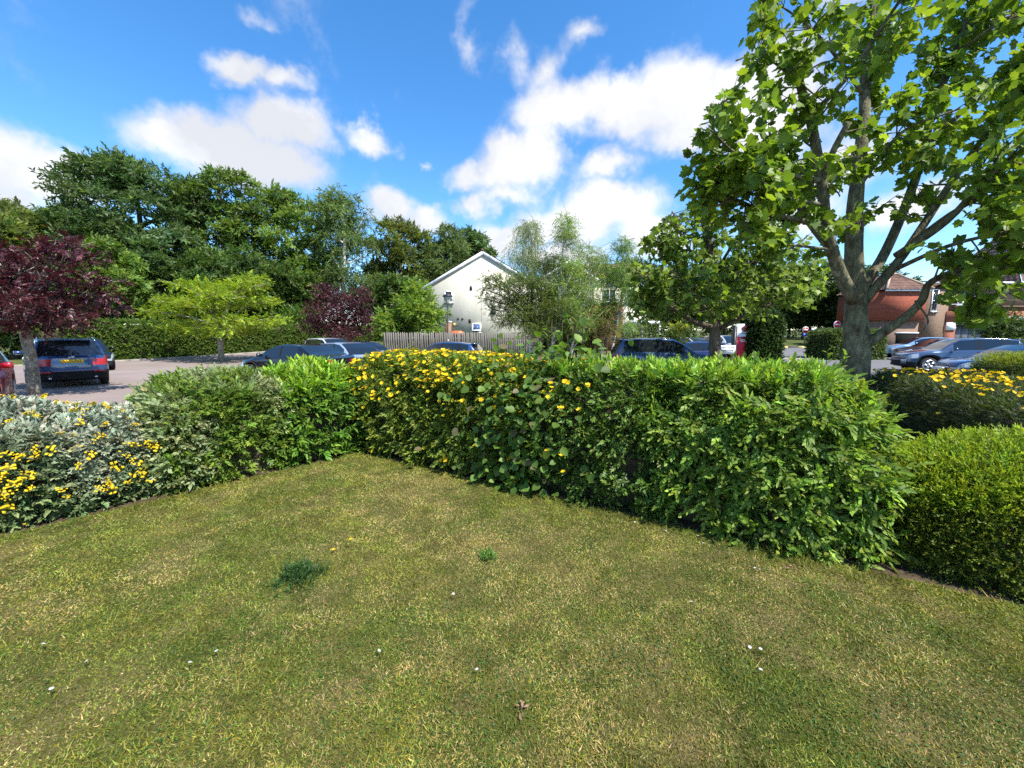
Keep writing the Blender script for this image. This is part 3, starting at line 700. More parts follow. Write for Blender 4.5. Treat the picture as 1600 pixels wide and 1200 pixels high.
# tall clipped beech hedge behind the left car park
hd = unit(HB1 - HB0); hn_ = np.array([hd[1], -hd[0]]); hl = np.linalg.norm(HB1 - HB0) / 2
SPR_BEE = [sprig(LEAF_T, 7, .22, .14, .9, .2, seed=100 + k) for k in range(4)]
def beech(c, ax, half, name, label, seed, base, tip, dens=68):
    t, _ = shrub(name, label, 'hedge', c, ax, half, 9, SPR_BEE, dens, (.8, 1.3), base, tip, seed=seed, lump=.05, lscale=.9, layers=((0, 1.), (-.1, .5)), inset=.16, back=.15); return t
hm = (HB0 + HB1) / 2 - hn_ * .6
bh = beech(np.array([hm[0], hm[1]]), hd, (hl, .6, 2.55), 'tall_beech_hedge', 'tall clipped green hedge along the far side of the car park', 17, (.05, .095, .016), (.13, .19, .026))
bh.location.z = .2
ic = beech(np.array([PXD(1198, 18.7), 19.2]), (1, .0), (.60, .6, 2.75), 'ivy_clad_column', 'dark upright ivy-leaved hedge beside the red and white sign', 18, (.016, .035, .010), (.045, .08, .018), 230)
th_ = beech(np.array([PXD(1310, 28) + 1.0, 28.6]), (1, .1), (2.1, 1.0, 1.95), 'rounded_clipped_hedge', 'grey-green clipped hedge with rounded end behind the big tree trunk', 19, (.045, .075, .022), (.11, .145, .045), 150)
th_.location.z = gzf(28)
# ------------------------------------------------------------------ trees
M_PLANE = mat('plane_bark', rough=.9, spec=.15)
def plane_bark(m):
    t, b = nodes_of(m); co = N(t, 'ShaderNodeTexCoord').outputs['Object']
    mpn = N(t, 'ShaderNodeMapping'); mpn.inputs['Scale'].default_value = (1, 1, .45); t.links.new(co, mpn.inputs[0])
    v = N(t, 'ShaderNodeTexNoise'); v.inputs['Scale'].default_value = 9; v.inputs['Detail'].default_value = 8; v.inputs['Roughness'].default_value = .68; t.links.new(mpn.outputs[0], v.inputs['Vector'])
    r = N(t, 'ShaderNodeValToRGB'); r.color_ramp.interpolation = 'EASE'; e = r.color_ramp.elements
    e[0].position, e[0].color = .34, (.06, .042, .026, 1); e[1].position, e[1].color = .68, (.30, .27, .18, 1)
    for p_, c_ in ((.44, (.10, .085, .052)), (.52, (.135, .13, .075)), (.60, (.19, .17, .11))): x = e.new(p_); x.color = (*c_, 1)
    t.links.new(v.outputs['Fac'], r.inputs[0]); t.links.new(r.outputs[0], b.inputs['Base Color'])
    n2 = N(t, 'ShaderNodeTexNoise'); n2.inputs['Scale'].default_value = 30; n2.inputs['Detail'].default_value = 6; t.links.new(mpn.outputs[0], n2.inputs['Vector'])
    bp = N(t, 'ShaderNodeBump'); bp.inputs['Strength'].default_value = .8; bp.inputs['Distance'].default_value = .03
    t.links.new(n2.outputs['Fac'], bp.inputs['Height']); t.links.new(bp.outputs[0], b.inputs['Normal'])
plane_bark(M_PLANE)
M_BARK = noisy(mat('brown_bark', rough=.92, spec=.1), (.06, .045, .032), (.16, .13, .10), 6, bump=.6, bscale=25, stretch=(1, 1, .25))
M_GREYB = noisy(mat('grey_bark', rough=.92, spec=.1), (.14, .12, .09), (.36, .33, .27), 8, bump=.5, bscale=25)
M_BIRCH = noisy(mat('birch_bark', rough=.8, spec=.2), (.10, .09, .08), (.62, .60, .55), 5, lo=.36, hi=.48, stretch=(1, 1, 3))

class Wood:
    def __init__(s): s.V = []; s.F = []; s.n = 0
    def tube(s, pts, rad, n=6):
        V, F = tube_np(pts, rad, n, True); s.V.append(V); s.F += [tuple(i + s.n for i in f) for f in F]; s.n += len(V)
    def build(s, name, m, parent): return obj(name, new_mesh(name, np.concatenate(s.V), s.F, m, None, True), parent)

def plane_tree(name, label, limbs, m, keep, leafsize, n_twig, n_part, cols, tw_len, seed, trunk_mesh_sides=14, leaf=LEAF_M, per=9, far_leaf=None):
    """limbs: list of (points, r0, r1, twig weight); the first is the trunk"""
    r_ = np.random.default_rng(seed); t = thing(name, label, 'tree'); paths = []
    for i, (pts, r0, r1, wt) in enumerate(limbs):
        q = smooth_path(pts, 5); q = q + (fbm(q * 1.7, seed + i) - .5)[:, None] * np.array([.05, .05, 0]) * (0 if i == 0 else 1)
        k = len(q); f = np.linspace(0, 1, k); rad = r0 + (r1 - r0) * f ** .8
        if i == 0: rad = rad * (1 + .55 * np.exp(-f * 9)) 
        V, F = tube_np(q, rad, trunk_mesh_sides if i == 0 else 10)
        if i == 0:                                   # a fluted, uneven bole
            V = V + ((fbm(V * np.array([3, 3, 1.2]), 5)[:, None] - .5) * unit((V - np.repeat(q, trunk_mesh_sides, 0)) * [1, 1, .2]) * .09)
        obj('trunk' if i == 0 else 'branch', new_mesh('wood', V, F, m, None, True), t); paths.append((q, rad, wt))
    W_ = Wood(); lp = []; la = []; ln = []
    wts = np.array([p[2] * np.linalg.norm(np.diff(p[0], axis=0), axis=1).sum() for p in paths]); wts = wts / wts.sum()
    tries = 0; made = 0
    while made < n_twig and tries < n_twig * 6:
        tries += 1
        b = r_.choice(len(paths), p=wts); q, rad, wt = paths[b]; k = min(len(q) - 2, int((.30 + .70 * r_.random() ** .7) * (len(q) - 1)))
        tang = unit(q[k + 1] - q[k]); d = unit(tang * .45 + unit(r_.normal(size=3)) * 1.0 + np.array([0, 0, .22])); l = r_.uniform(*tw_len)
        p0 = q[k] + (q[k + 1] - q[k]) * r_.random(); p1 = p0 + d * l * .5; d2 = unit(d + r_.normal(0, .3, 3) + np.array([0, 0, -.12])); p2 = p1 + d2 * l * .5
        if not keep(p2): continue
        made += 1; W_.tube(smooth_path([p0, p1, p2], 3), np.linspace(min(.02, rad[k] * .5), .004, 7), 4)
        segs = [(p0, p1, p2)]
        for s in range(3):
            f = r_.uniform(.35, 1); a = p0 + (p1 - p0) * min(1, 2 * f) + (p2 - p1) * max(0, 2 * f - 1)
            dd = unit(d2 + unit(r_.normal(size=3)) * .95); e = a + dd * l * .42; W_.tube([a, (a + e) / 2 + r_.normal(0, .01, 3), e], [.006, .005, .003], 3); segs.append((a, (a + e) / 2, e))
        for (a, b_, c_) in segs:
            for s in range(per if a is p0 else max(3, per // 2)):
                f = r_.uniform(.25, 1.03); x = a + (b_ - a) * min(1, 2 * f) + (c_ - b_) * max(0, 2 * f - 1)
                od = unit(unit(r_.normal(size=3)) + unit(c_ - a) * .5 + np.array([0, 0, -.15])); x = x + od * r_.uniform(.02, .07)
                if keep(x): lp.append(x); la.append(unit(od + np.array([0, 0, -.55]))); ln.append(unit(r_.normal(0, .55, 3) + np.array([.25, -.1, .85])))
    W_.build('twigs', m, t)['kind'] = 'stuff'
    lp, la, ln = np.array(lp), np.array(la), np.array(ln); n = len(lp); X, Y, Z = frames(la, ln); sz = r_.uniform(.6, 1.15, n) * leafsize
    dist = np.linalg.norm(lp - np.array([0, 0, CAMZ]), axis=1) / sz + r_.uniform(0, 6, n)
    # only leaves inside the picture are picked out one by one
    pr = np.array([proj(p) for p in lp]); dist = np.where((pr[:, 0] > 0) & (pr[:, 0] < 1600) & (pr[:, 1] > 0), dist, 1e9); order = np.argsort(dist)
    s1, s2 = order[:n_part], order[n_part:]
    if n_part: place('leaf', [leaf_mesh('pl' + name, leaf, c_, M_LEAF) for c_ in cols], t, lp[s1], X[s1], Y[s1], Z[s1], sz[s1])
    lf = far_leaf or leaf
    V, F = batch(lf[0], lf[1], lp[s2], X[s2], Y[s2], Z[s2], sz[s2]); ci = r_.integers(0, len(cols), len(s2)); cc_ = np.array(cols)[ci] * np.exp(r_.normal(0, .16, len(s2)))[:, None]
    L = Leaves(); L.add(V, F, np.repeat(cc_, len(lf[0]), 0)); L.build('crown', M_LEAF, t)
    return t
def pl(pts): return [tuple(P(x, y, d)) for x, y, d in pts]
base = P(1338, 560, 8.0); 
limbs = [([(base.x + .02, 8.0, -.05), (base.x, 8.0, .35)] + pl([(1339, 540, 8), (1337, 490, 8), (1336, 440, 8.0), (1334, 380, 8.05), (1336, 315, 8.1), (1345, 235, 8.3), (1352, 150, 8.5), (1358, 60, 8.7), (1372, -60, 8.9)]), .265, .05, .8),
         (pl([(1335, 470, 7.95), (1312, 425, 7.8), (1292, 360, 7.6), (1284, 285, 7.5), (1268, 195, 7.4), (1250, 130, 7.35), (1247, 86, 7.3)]), .125, .05, 1.0),
         (pl([(1283, 283, 7.5), (1240, 275, 7.3), (1195, 258, 7.1), (1150, 240, 6.9), (1112, 205, 6.8)]), .055, .015, 1.7),
         (pl([(1290, 356, 7.6), (1240, 342, 7.5), (1195, 334, 7.4), (1150, 312, 7.2), (1120, 322, 7.1)]), .055, .018, 1.5),
         (pl([(1284, 285, 7.5), (1300, 240, 7.2), (1326, 190, 7.0)]), .055, .045, .5),
         (pl([(1268, 180, 7.4), (1320, 125, 7.2), (1365, 60, 7.0), (1420, -20, 6.8)]), .05, .02, 1.0),
         (pl([(1345, 455, 8.05), (1385, 390, 8.3), (1430, 280, 8.5), (1458, 170, 8.6), (1495, 80, 8.7), (1530, -30, 8.8)]), .10, .05, 1.0),
         (pl([(1350, 470, 8.0), (1410, 400, 7.9), (1470, 310, 7.8), (1530, 225, 7.6), (1600, 150, 7.4), (1720, 40, 7.2)]), .09, .03, 1.1),
         (pl([(1345, 545, 7.95), (1375, 523, 7.8), (1412, 498, 7.6), (1440, 470, 7.5), (1452, 443, 7.4), (1490, 424, 7.2), (1545, 408, 7.0), (1640, 396, 6.8)]), .10, .03, 1.0),
         (pl([(1400, 400, 7.9), (1480, 345, 7.2), (1550, 270, 6.8), (1650, 200, 6.5)]), .07, .03, 1.1),
         (pl([(1338, 450, 8.1), (1305, 400, 8.6), (1265, 350, 9.0), (1235, 300, 9.3), (1215, 250, 9.5)]), .09, .03, .9),
         (pl([(1262, 150, 7.4), (1220, 105, 7.2), (1180, 85, 7.0), (1150, 95, 6.9)]), .03, .012, 1.3),
         (pl([(1350, 150, 8.5), (1300, 80, 8.4), (1250, 30, 8.3), (1205, 0, 8.2)]), .04, .012, 1.1),
         (pl([(1336, 300, 8.1), (1380, 240, 7.8), (1420, 200, 7.5), (1500, 170, 7.2)]), .045, .015, 1.2),
         (pl([(1285, 320, 7.5), (1230, 310, 7.2), (1170, 290, 7.0), (1095, 275, 6.9)]), .04, .012, 1.4),
         (pl([(1300, 390, 7.7), (1255, 385, 7.4), (1200, 378, 7.2), (1160, 372, 7.1)]), .03, .01, .9),
         (pl([(1430, 470, 7.5), (1450, 500, 7.2), (1440, 520, 7.0)]), .02, .008, 1.2),
         (pl([(1430, 375, 7.85), (1500, 325, 7.2), (1570, 300, 6.9), (1660, 290, 6.7)]), .05, .015, 1.5),
         (pl([(1445, 230, 8.5), (1510, 170, 8.0), (1575, 120, 7.6), (1660, 90, 7.4)]), .05, .015, 1.5),
         (pl([(1400, 420, 7.9), (1480, 385, 7.0), (1560, 365, 6.6), (1650, 345, 6.4)]), .045, .015, 1.5),
         (pl([(1490, 90, 8.7), (1540, 50, 8.2), (1600, 20, 7.9), (1680, -10, 7.7)]), .04, .015, 1.2),
         (pl([(1480, 425, 7.2), (1540, 440, 6.9), (1600, 470, 6.7)]), .03, .01, 1.6)]
def keepA(p):
    if p[1] < 4.5: return False
    x, y = proj(p)
    lim = np.interp(y, [-200, 0, 90, 130, 200, 300, 345, 380, 430], [1170, 1175, 1140, 1130, 1095, 1050, 1100, 1150, 1230])
    if x < lim: return False
    low = np.interp(x, [1060, 1200, 1300, 1380, 1440, 1500, 1600], [350, 420, 430, 440, 545, 545, 470])
    if y > low: return False
    return not (1395 < x < 1470 and y > 440 and y < 495)
PLC = [(.15, .235, .022), (.185, .28, .025), (.12, .20, .022), (.25, .34, .032), (.16, .25, .026), (.10, .17, .022)]
plane_tree('plane_tree', 'large plane tree with mottled trunk and big lobed leaves beside the dark hedge', limbs, M_PLANE, keepA, .158, 400, 295, PLC, (.35, .9), 5, per=8)

b2 = P(1118, 560, 13.0)
l2 = [([(b2.x, 13, -.05), (b2.x, 13, .4)] + pl([(1117, 530, 13), (1118, 500, 13), (1120, 455, 13.1), (1112, 410, 13.2), (1108, 360, 13.3), (1112, 335, 13.4)]), .235, .05, 1),
      (pl([(1110, 510, 13), (1080, 500, 12.7), (1050, 482, 12.4), (1025, 470, 12.2), (1003, 455, 12)]), .10, .035, 1.2),
      (pl([(1122, 515, 13), (1150, 500, 12.6), (1190, 480, 12.3), (1240, 470, 12.1)]), .09, .03, 1.2),
      (pl([(1115, 480, 13), (1080, 440, 12.7), (1050, 400, 12.5), (1020, 375, 12.4)]), .08, .03, 1.2),
      (pl([(1120, 470, 13.1), (1150, 430, 13.3), (1190, 400, 13.4), (1240, 380, 13.6)]), .08, .03, 1.2),
      (pl([(1112, 430, 13.2), (1070, 380, 13.6), (1055, 340, 13.8), (1050, 330, 14)]), .06, .02, 1.2),
      (pl([(1112, 440, 13.2), (1140, 390, 12.8), (1170, 360, 12.6), (1190, 340, 12.4)]), .06, .02, 1.2),
      (pl([(1118, 495, 13), (1140, 470, 14), (1210, 440, 14.8), (1270, 440, 15.2)]), .06, .02, 1.2),
      (pl([(1118, 495, 13), (1090, 470, 12.2), (1080, 465, 11.6), (1060, 440, 11.2)]), .06, .02, 1.2)]
def keepB(p):
    x, y = proj(p); lo = np.interp(x, [985, 1050, 1110, 1160, 1230, 1290], [505, 520, 505, 500, 505, 500]); hi = np.interp(x, [980, 1000, 1040, 1100, 1180, 1290], [430, 380, 340, 318, 325, 380])
    return 984 < x < 1292 and hi < y < lo
PLC2 = [(.15, .23, .028), (.18, .27, .035), (.115, .185, .025), (.23, .31, .055), (.10, .165, .024)]
plane_tree('plane_tree', 'smaller plane tree with a low forked trunk, beside the red and white sign', l2, M_BARK, keepB, .18, 350, 0, PLC2, (.5, 1.2), 9, 10, LEAF_M2, 8)

TB = None
TUFT = [sprig(LEAF_T, 8, .55, .36, 1.0, .15, seed=200 + k, flat=.35) for k in range(6)]
TUFT_L = [sprig(LEAF_T, 12, .75, .24, .9, .55, seed=220 + k, flat=.3) for k in range(5)]
def tree(name, label, px, depth, top, bottom, halfw, base, tip, n, clumps, seed, tuft=TUFT, ts=(.8, 1.3), m=None, bark=None, trunk=.22, flat=1.0, shape='round', trunk_px=None,
         group=None, clump_r=.30, n_limbs=9, bottom_dense=1, droop=0, taperup=.7):
    """a tree seen at column px, its crown between rows top and bottom (photo), halfw columns either side"""
    r_ = np.random.default_rng(seed); m = m or M_LEAF; bark = bark or M_BARK
    if TB is not None and tuft is TB: n = int(n * 1.05)
    else: n, clumps, ts = int(n * 1.25), int(clumps * 1.5), (ts[0] * 1.15, ts[1] * 1.2)
    x0 = PXD(px, depth); g = gzf(depth); z1, z0 = ZD(top, depth), max(ZD(bottom, depth), g + .2); hw = halfw / FPX * depth; hz = (z1 - z0) / 2; cz = (z1 + z0) / 2
    t = thing(name, label, 'tree', (0, 0, 0), 0, group); C = []
    while len(C) < clumps:
        q = r_.uniform(-1, 1, 3); rr = np.linalg.norm(q)
        wz = 1.0
        if shape == 'cone': wz = np.interp(q[2], [-1, -.6, 1], [.8, 1, .15])
        elif shape == 'vase': wz = np.interp(q[2], [-1, .2, 1], [.45, 1, .6])
        elif shape == 'col': wz = np.interp(q[2], [-1, .5, 1], [.9, .9, .4])
        elif rr > 1: continue
        if shape == 'round' and rr < .45 and r_.random() < .6: continue
        if shape != 'round' and math.hypot(q[0], q[1]) > 1: continue
        C.append((x0 + q[0] * wz * hw * .86, depth + q[1] * wz * hw * .8, cz + q[2] * hz * .88))
    C = np.array(C); cr = clump_r * hw * r_.uniform(.75, 1.35, clumps)
    W_ = Wood(); tx = x0 if trunk_px is None else PXD(trunk_px, depth)
    tp = smooth_path([(tx, depth, g - .1), (tx + r_.normal(0, .05), depth, g + (z0 - g) * .6), ((tx + x0) / 2, depth, z0 + hz * .4), (x0 + r_.normal(0, .1) * hw, depth, z0 + hz * 1.1), (x0, depth, z1 - hz * .3)], 4)
    V, F = tube_np(tp, trunk * np.linspace(1.15, .12, len(tp)) ** taperup, 9); obj('trunk', new_mesh('trunk', V, F, bark, None, True), t)
    for k in r_.permutation(clumps)[:n_limbs]:
        j = int(np.clip(np.searchsorted(tp[:, 2], C[k][2] - hz * .45), 3, len(tp) - 3)); a = tp[j]; mid = (a + C[k]) / 2 + np.array([0, 0, -.06 * hz])
        W_.tube(smooth_path([a, mid, C[k]], 3), np.linspace(trunk * .42, trunk * .07, 7), 5)
    W_.build('branches', bark, t)['kind'] = 'stuff'
    per = r_.multinomial(n, cr ** 2 / (cr ** 2).sum()); pos = []; nr = []; cb = []
    for k in range(clumps):
        d = unit(r_.normal(size=(per[k], 3))); d[:, 2] = np.where(r_.random(per[k]) < .65, np.abs(d[:, 2]), d[:, 2]); rad = cr[k] * r_.uniform(.55, 1.08, per[k])[:, None]
        pos.append(C[k] + d * rad * np.array([1, 1, .72 * flat])); nr.append(d); cb.append(np.full(per[k], np.exp(r_.normal(0, .17))))
    pos, nr, cb = np.concatenate(pos), np.concatenate(nr), np.concatenate(cb); ok = pos[:, 2] > g + .1; pos, nr, cb = pos[ok], nr[ok], cb[ok]; q = len(pos)
    a = unit(nr * .7 + unit(r_.normal(size=(q, 3))) * .7 + np.array([0, 0, .1 - droop])); nm = unit(nr * .6 + unit(r_.normal(size=(q, 3))) * .5 + np.array([0, 0, .6]))
    L = Leaves(); scatter_sprigs(L, tuft, pos - a * .2 * ts[0], a, nm, r_.uniform(*ts, q), np.array(base)[None] * cb[:, None], np.array(tip)[None] * cb[:, None], tipw=.7, bri=.18, hue=.10, gain=1.65)
    L.build('crown', m, t)
    return t
GW = 'woodland trees behind the car park'
G1, G1t = (.034, .066, .020), (.085, .125, .042)      # blue-green oak
G2, G2t = (.042, .075, .013), (.10, .145, .024)
G3, G3t = (.055, .080, .016), (.115, .140, .030)      # olive
G4, G4t = (.050, .090, .016), (.125, .175, .032)
tree('oak_tree', 'tallest blue-green oak with a broad domed crown behind the tall hedge', 236, 42, 226, 505, 98, G1, G1t, 5200, 56, 1, group=GW, clump_r=.24, trunk=.45)
tree('woodland_tree', 'open-crowned tree showing bare grey branches and sky, beside the tallest oak', 365, 45, 258, 470, 68, G2, G2t, 2300, 36, 2, group=GW, bark=M_GREYB, n_limbs=22, clump_r=.22, trunk=.3)
tree('woodland_tree', 'low dark green tree filling the gap beneath the open-crowned tree', 365, 41, 385, 530, 80, (.028, .055, .012), (.075, .12, .022), 2600, 34, 3, group=GW, clump_r=.27)
tree('woodland_tree', 'olive green tree above the purple-leaved tree at the left edge', 75, 40, 312, 500, 95, G3, G3t, 3000, 40, 4, group=GW, clump_r=.26)
tree('pine_tree', 'dark bluish conifer crown at the left edge of the woodland', 18, 50, 305, 420, 62, (.022, .045, .022), (.05, .08, .035), 1400, 22, 5, tuft=TUFT_L, group=GW)
tree('woodland_tree', 'mid-green tree with layered foliage right of the open-crowned tree', 470, 48, 292, 520, 66, G4, G4t, 3400, 46, 6, group=GW, clump_r=.23, bark=M_GREYB)
tree('birch_tree', 'tall woodland birch with a pale straight trunk behind the purple tree', 545, 46, 296, 480, 52, (.055, .09, .025), (.12, .16, .05), 2400, 36, 7, tuft=TUFT_L, group=GW, bark=M_BIRCH, trunk=.30, trunk_px=536, shape='col', clump_r=.30, ts=(.7, 1.1), droop=.3)
tree('woodland_tree', 'olive brown-tinged tree left of the cream house', 632, 50, 333, 510, 52, G3, (.125, .135, .03), 2600, 36, 8, group=GW, clump_r=.24, bark=M_GREYB)
tree('woodland_tree', 'feathery tree with several pale stems just left of the gable', 690, 52, 352, 500, 44, (.045, .075, .022), (.10, .13, .04), 2200, 32, 9, tuft=TUFT_L, group=GW, bark=M_GREYB, n_limbs=18)
tree('woodland_tree', 'small dark tree top rising behind the house roof ridge', 738, 58, 348, 450, 34, G1, (.07, .11, .03), 1500, 24, 10, group=GW, clump_r=.27)
tree('woodland_tree', 'bright green understorey tree between purple tree and oak', 185, 33, 372, 520, 46, (.055, .10, .016), (.13, .19, .03), 1700, 26, 12, group=GW, clump_r=.28, ts=(.6, 1.0))
tree('woodland_tree', 'rounded green understorey tree in front of the oak', 252, 37, 372, 520, 40, (.035, .07, .02), (.085, .13, .04), 1700, 24, 13, group=GW, clump_r=.29, ts=(.6, 1.0))
tree('woodland_tree', 'shaded understorey tree beside the second purple tree', 450, 44, 420, 540, 70, (.032, .062, .012), (.09, .14, .022), 2300, 30, 14, group=GW)
tree('woodland_tree', 'shaded understorey tree behind the light green sapling', 620, 47, 430, 545, 64, (.03, .055, .012), (.07, .11, .02), 1900, 26, 15, group=GW)
tree('woodland_tree', 'dark understorey tree at the left edge behind the verge', 20, 29, 455, 575, 80, (.022, .04, .010), (.055, .085, .018), 2200, 30, 16, group=GW, ts=(.6, 1.0))
tree('woodland_tree', 'shaded tree between oak and olive tree behind the tall hedge', 130, 38, 400, 540, 60, (.026, .05, .012), (.065, .10, .02), 1900, 28, 27, group=GW)
tree('woodland_tree', 'dark evergreen tree behind the no-entry signs', 1255, 50, 405, 545, 62, (.018, .036, .009), (.05, .08, .016), 2600, 34, 17, group='trees beyond the road')
tree('woodland_tree', 'dark tree hidden between the big trunk and the brick building', 1340, 46, 420, 548, 56, (.02, .04, .010), (.055, .09, .018), 2300, 30, 18, group='trees beyond the road')
tree('woodland_tree', 'green tree filling the gap behind the smaller plane tree', 1130, 52, 410, 545, 90, (.035, .06, .015), (.09, .13, .028), 2600, 34, 19, group='trees beyond the road')
tree('woodland_tree', 'distant green tree behind the birches and the white porch', 985, 55, 415, 540, 70, (.045, .075, .018), (.10, .14, .03), 2200, 30, 20, group='trees beyond the road')
tree('woodland_tree', 'far green tree seen through the gap between ivy hedge and rounded hedge', 1232, 60, 450, 552, 70, (.03, .055, .014), (.075, .115, .025), 2000, 28, 51, group='trees beyond the road')
tree('woodland_tree', 'far green tree behind the row of white cars', 1075, 62, 440, 552, 80, (.04, .07, .016), (.09, .13, .028), 2000, 28, 52, group='trees beyond the road')
tree('woodland_tree', 'shaded tree behind the tall hedge, above the lime-yellow tree', 305, 46, 430, 560, 80, (.028, .052, .012), (.07, .11, .02), 2300, 32, 53, group=GW)
# nearer specimen trees
TY = [sprig(LEAF_T, 9, .34, .19, 1.0, .15, seed=240 + k, flat=.75) for k in range(5)]
def layered(name, label, px, depth, top, bottom, halfw, pads, base, tip, m, bark, trunk, seed, per, tuft=TY, ts=(.8, 1.3), fork=None, thick=.10, lean=0, roots=0):
    """a spreading tree with flat leafy pads: pads = (column, row, half width in columns, depth offset)"""
    r_ = np.random.default_rng(seed); t = thing(name, label, 'tree'); g = gzf(depth); x0 = PXD(px, depth); L = Leaves(); W_ = Wood()
    fk = P(px + lean, fork, depth); tp = smooth_path([(x0, depth, g - .1), (x0 + .03, depth, g + .5 * (fk.z - g)), (fk.x, depth, fk.z), (fk.x + .05, depth, fk.z + .5)], 4)
    V, F = tube_np(tp, np.linspace(trunk * 1.2, trunk * .8, len(tp)), 10); obj('trunk', new_mesh('trunk', V, F, bark, None, True), t)
    for (cx, cy, hw, dy) in pads:
        c_ = np.array(P(cx, cy, depth + dy)); rw = hw / FPX * depth; n = int(per * rw * rw)
        a = np.array(fk) + np.array([0, 0, .1]); mid = (a + c_) / 2 + np.array([0, 0, .12 * abs(c_[2] - a[2])]) 
        W_.tube(smooth_path([a, mid, c_], 4), np.linspace(trunk * .5, trunk * .10, 9), 5)
        for s in range(5):
            e = c_ + np.array([r_.normal(0, .5) * rw, r_.normal(0, .5) * rw, r_.normal(.05, .08) * rw]); b_ = mid + (c_ - mid) * r_.uniform(.2, .9); W_.tube([b_, (b_ + e) / 2, e], [trunk * .16, trunk * .1, trunk * .05], 4)
        q = unit(r_.normal(size=(n, 3))) * (r_.random((n, 1)) ** .45); q[:, 2] *= thick * 3; lump = (fbm(q * 2.5 + cx, seed, 2) - .5) * .5
        pos = c_ + q * rw * np.array([1, 1, 1]); pos[:, 2] += lump * rw * .5
        ax = unit(q * np.array([1, 1, .4]) + unit(r_.normal(size=(n, 3))) * .7); nm = unit(unit(r_.normal(size=(n, 3))) * .4 + np.array([0, 0, 1]))
        scatter_sprigs(L, tuft, pos, ax, nm, r_.uniform(*ts, n), base, tip, tipw=.7)
    W_.build('branches', bark, t)['kind'] = 'stuff'; L.build('crown', m, t); return t
layered('yellow_green_tree', 'small spreading tree with lime-yellow layered foliage in the car park', 343, 26.5, 430, 525, 100,
        [(300, 446, 30, 0), (330, 452, 36, 1), (375, 448, 36, -.5), (395, 438, 28, .4), (285, 470, 36, -.8), (255, 488, 30, 0), (320, 478, 36, -1.2), (365, 472, 36, 1.2), (408, 470, 30, .6), (418, 500, 28, -.5), (360, 500, 34, -1.5), (300, 505, 36, .8),
         (275, 512, 26, 1.5), (390, 512, 30, 1), (335, 460, 30, -2), (322, 514, 30, -1), (350, 516, 22, -2)], (.135, .195, .016), (.265, .335, .024), M_LEAF, M_GREYB, .16, 21, 95, fork=512, ts=(.7, 1.1), thick=.085)
TP = [sprig(LEAF_D, 9, .24, .12, 1.0, .25, seed=260 + k, flat=.6) for k in range(5)]
layered('purple_leaved_tree', 'dark purple-leaved tree with pale trunk in front of the blue car', 42, 11.6, 360, 520, 130,
        [(105, 380, 30, .5), (120, 400, 34, 0), (70, 395, 38, -.2), (30, 412, 40, .3), (-20, 430, 50, 0), (95, 430, 42, -.5), (50, 440, 44, .6), (150, 458, 30, 0), (100, 465, 44, .4), (60, 475, 46, -.8), (10, 470, 48, .2), (165, 478, 20, .3), (-50, 470, 60, 0),
         (125, 495, 34, -.3), (75, 505, 40, .5), (30, 500, 40, -.5), (20, 455, 40, -.9), (-10, 395, 36, .4), (175, 438, 14, .2)], (.030, .010, .012), (.085, .020, .026), M_PURPLE, M_GREYB, .125, 22, 180, TP, (.75, 1.25), fork=505, thick=.12, lean=-6)
layered('purple_leaved_tree', 'smaller purple-leaved tree standing over the silver parked cars', 530, 31, 440, 525, 60,
        [(505, 455, 16, 0), (525, 468, 22, .5), (560, 470, 18, -.3), (548, 488, 26, 0), (505, 488, 26, -.8), (520, 505, 28, .8), (560, 508, 24, .3), (490, 508, 18, 0), (535, 520, 22, -1), (575, 495, 14, 0), (565, 455, 10, .2)],
        (.034, .012, .016), (.095, .028, .036), M_PURPLE, M_BARK, .13, 23, 210, [sprig(LEAF_D, 7, .3, .16, 1.0, .2, seed=280 + k) for k in range(4)], (.8, 1.3), fork=525, thick=.24)
layered('light_green_sapling', 'fresh light green young tree in front of the cream gable end', 650, 27, 440, 530, 50,
        [(650, 452, 16, 0), (660, 470, 20, .3), (638, 478, 20, -.4), (672, 492, 18, 0), (645, 500, 24, .6), (610, 508, 22, -.3), (625, 520, 24, .3), (668, 515, 20, -.6), (598, 498, 12, 0), (655, 485, 20, -1), (690, 490, 8, 0)],
        (.11, .18, .028), (.21, .29, .05), M_LEAF, M_BARK, .10, 24, 330, ts=(.8, 1.3), fork=515, thick=.28)
GB = 'birches in front of the houses'
TB = [sprig(LEAF_T, 12, .55, .11, .9, .75, seed=300 + k, flat=.3) for k in range(6)]
tree('birch_tree', 'weeping silver birch with white stems, nearest the cream house', 832, 21, 344, 520, 46, (.10, .135, .06), (.21, .24, .12), 2000, 44, 31, tuft=TB, bark=M_BIRCH, trunk=.10, trunk_px=828, shape='col', group=GB, ts=(.6, 1.0), droop=.6, n_limbs=24, clump_r=.34)
tree('birch_tree', 'slim birch with tall leafy spires beside the weeping birch', 880, 20, 330, 515, 34, (.085, .135, .03), (.19, .24, .06), 1700, 38, 32, tuft=TB, bark=M_BIRCH, trunk=.09, trunk_px=864, shape='cone', group=GB, ts=(.55, .9), n_limbs=24, clump_r=.36)
tree('birch_tree', 'birch with a thin pale stem in front of the brick house', 915, 21, 372, 525, 36, (.085, .135, .03), (.19, .24, .06), 1500, 34, 33, tuft=TB, bark=M_BIRCH, trunk=.09, trunk_px=896, shape='col', group=GB, ts=(.55, .9), n_limbs=22, clump_r=.36)
tree('birch_tree', 'slender birch standing left of the smaller plane tree', 970, 21, 372, 525, 30, (.085, .14, .034), (.18, .25, .06), 1400, 32, 34, tuft=TB, bark=M_BIRCH, trunk=.08, trunk_px=960, shape='cone', group=GB, ts=(.55, .9), n_limbs=20, clump_r=.38)
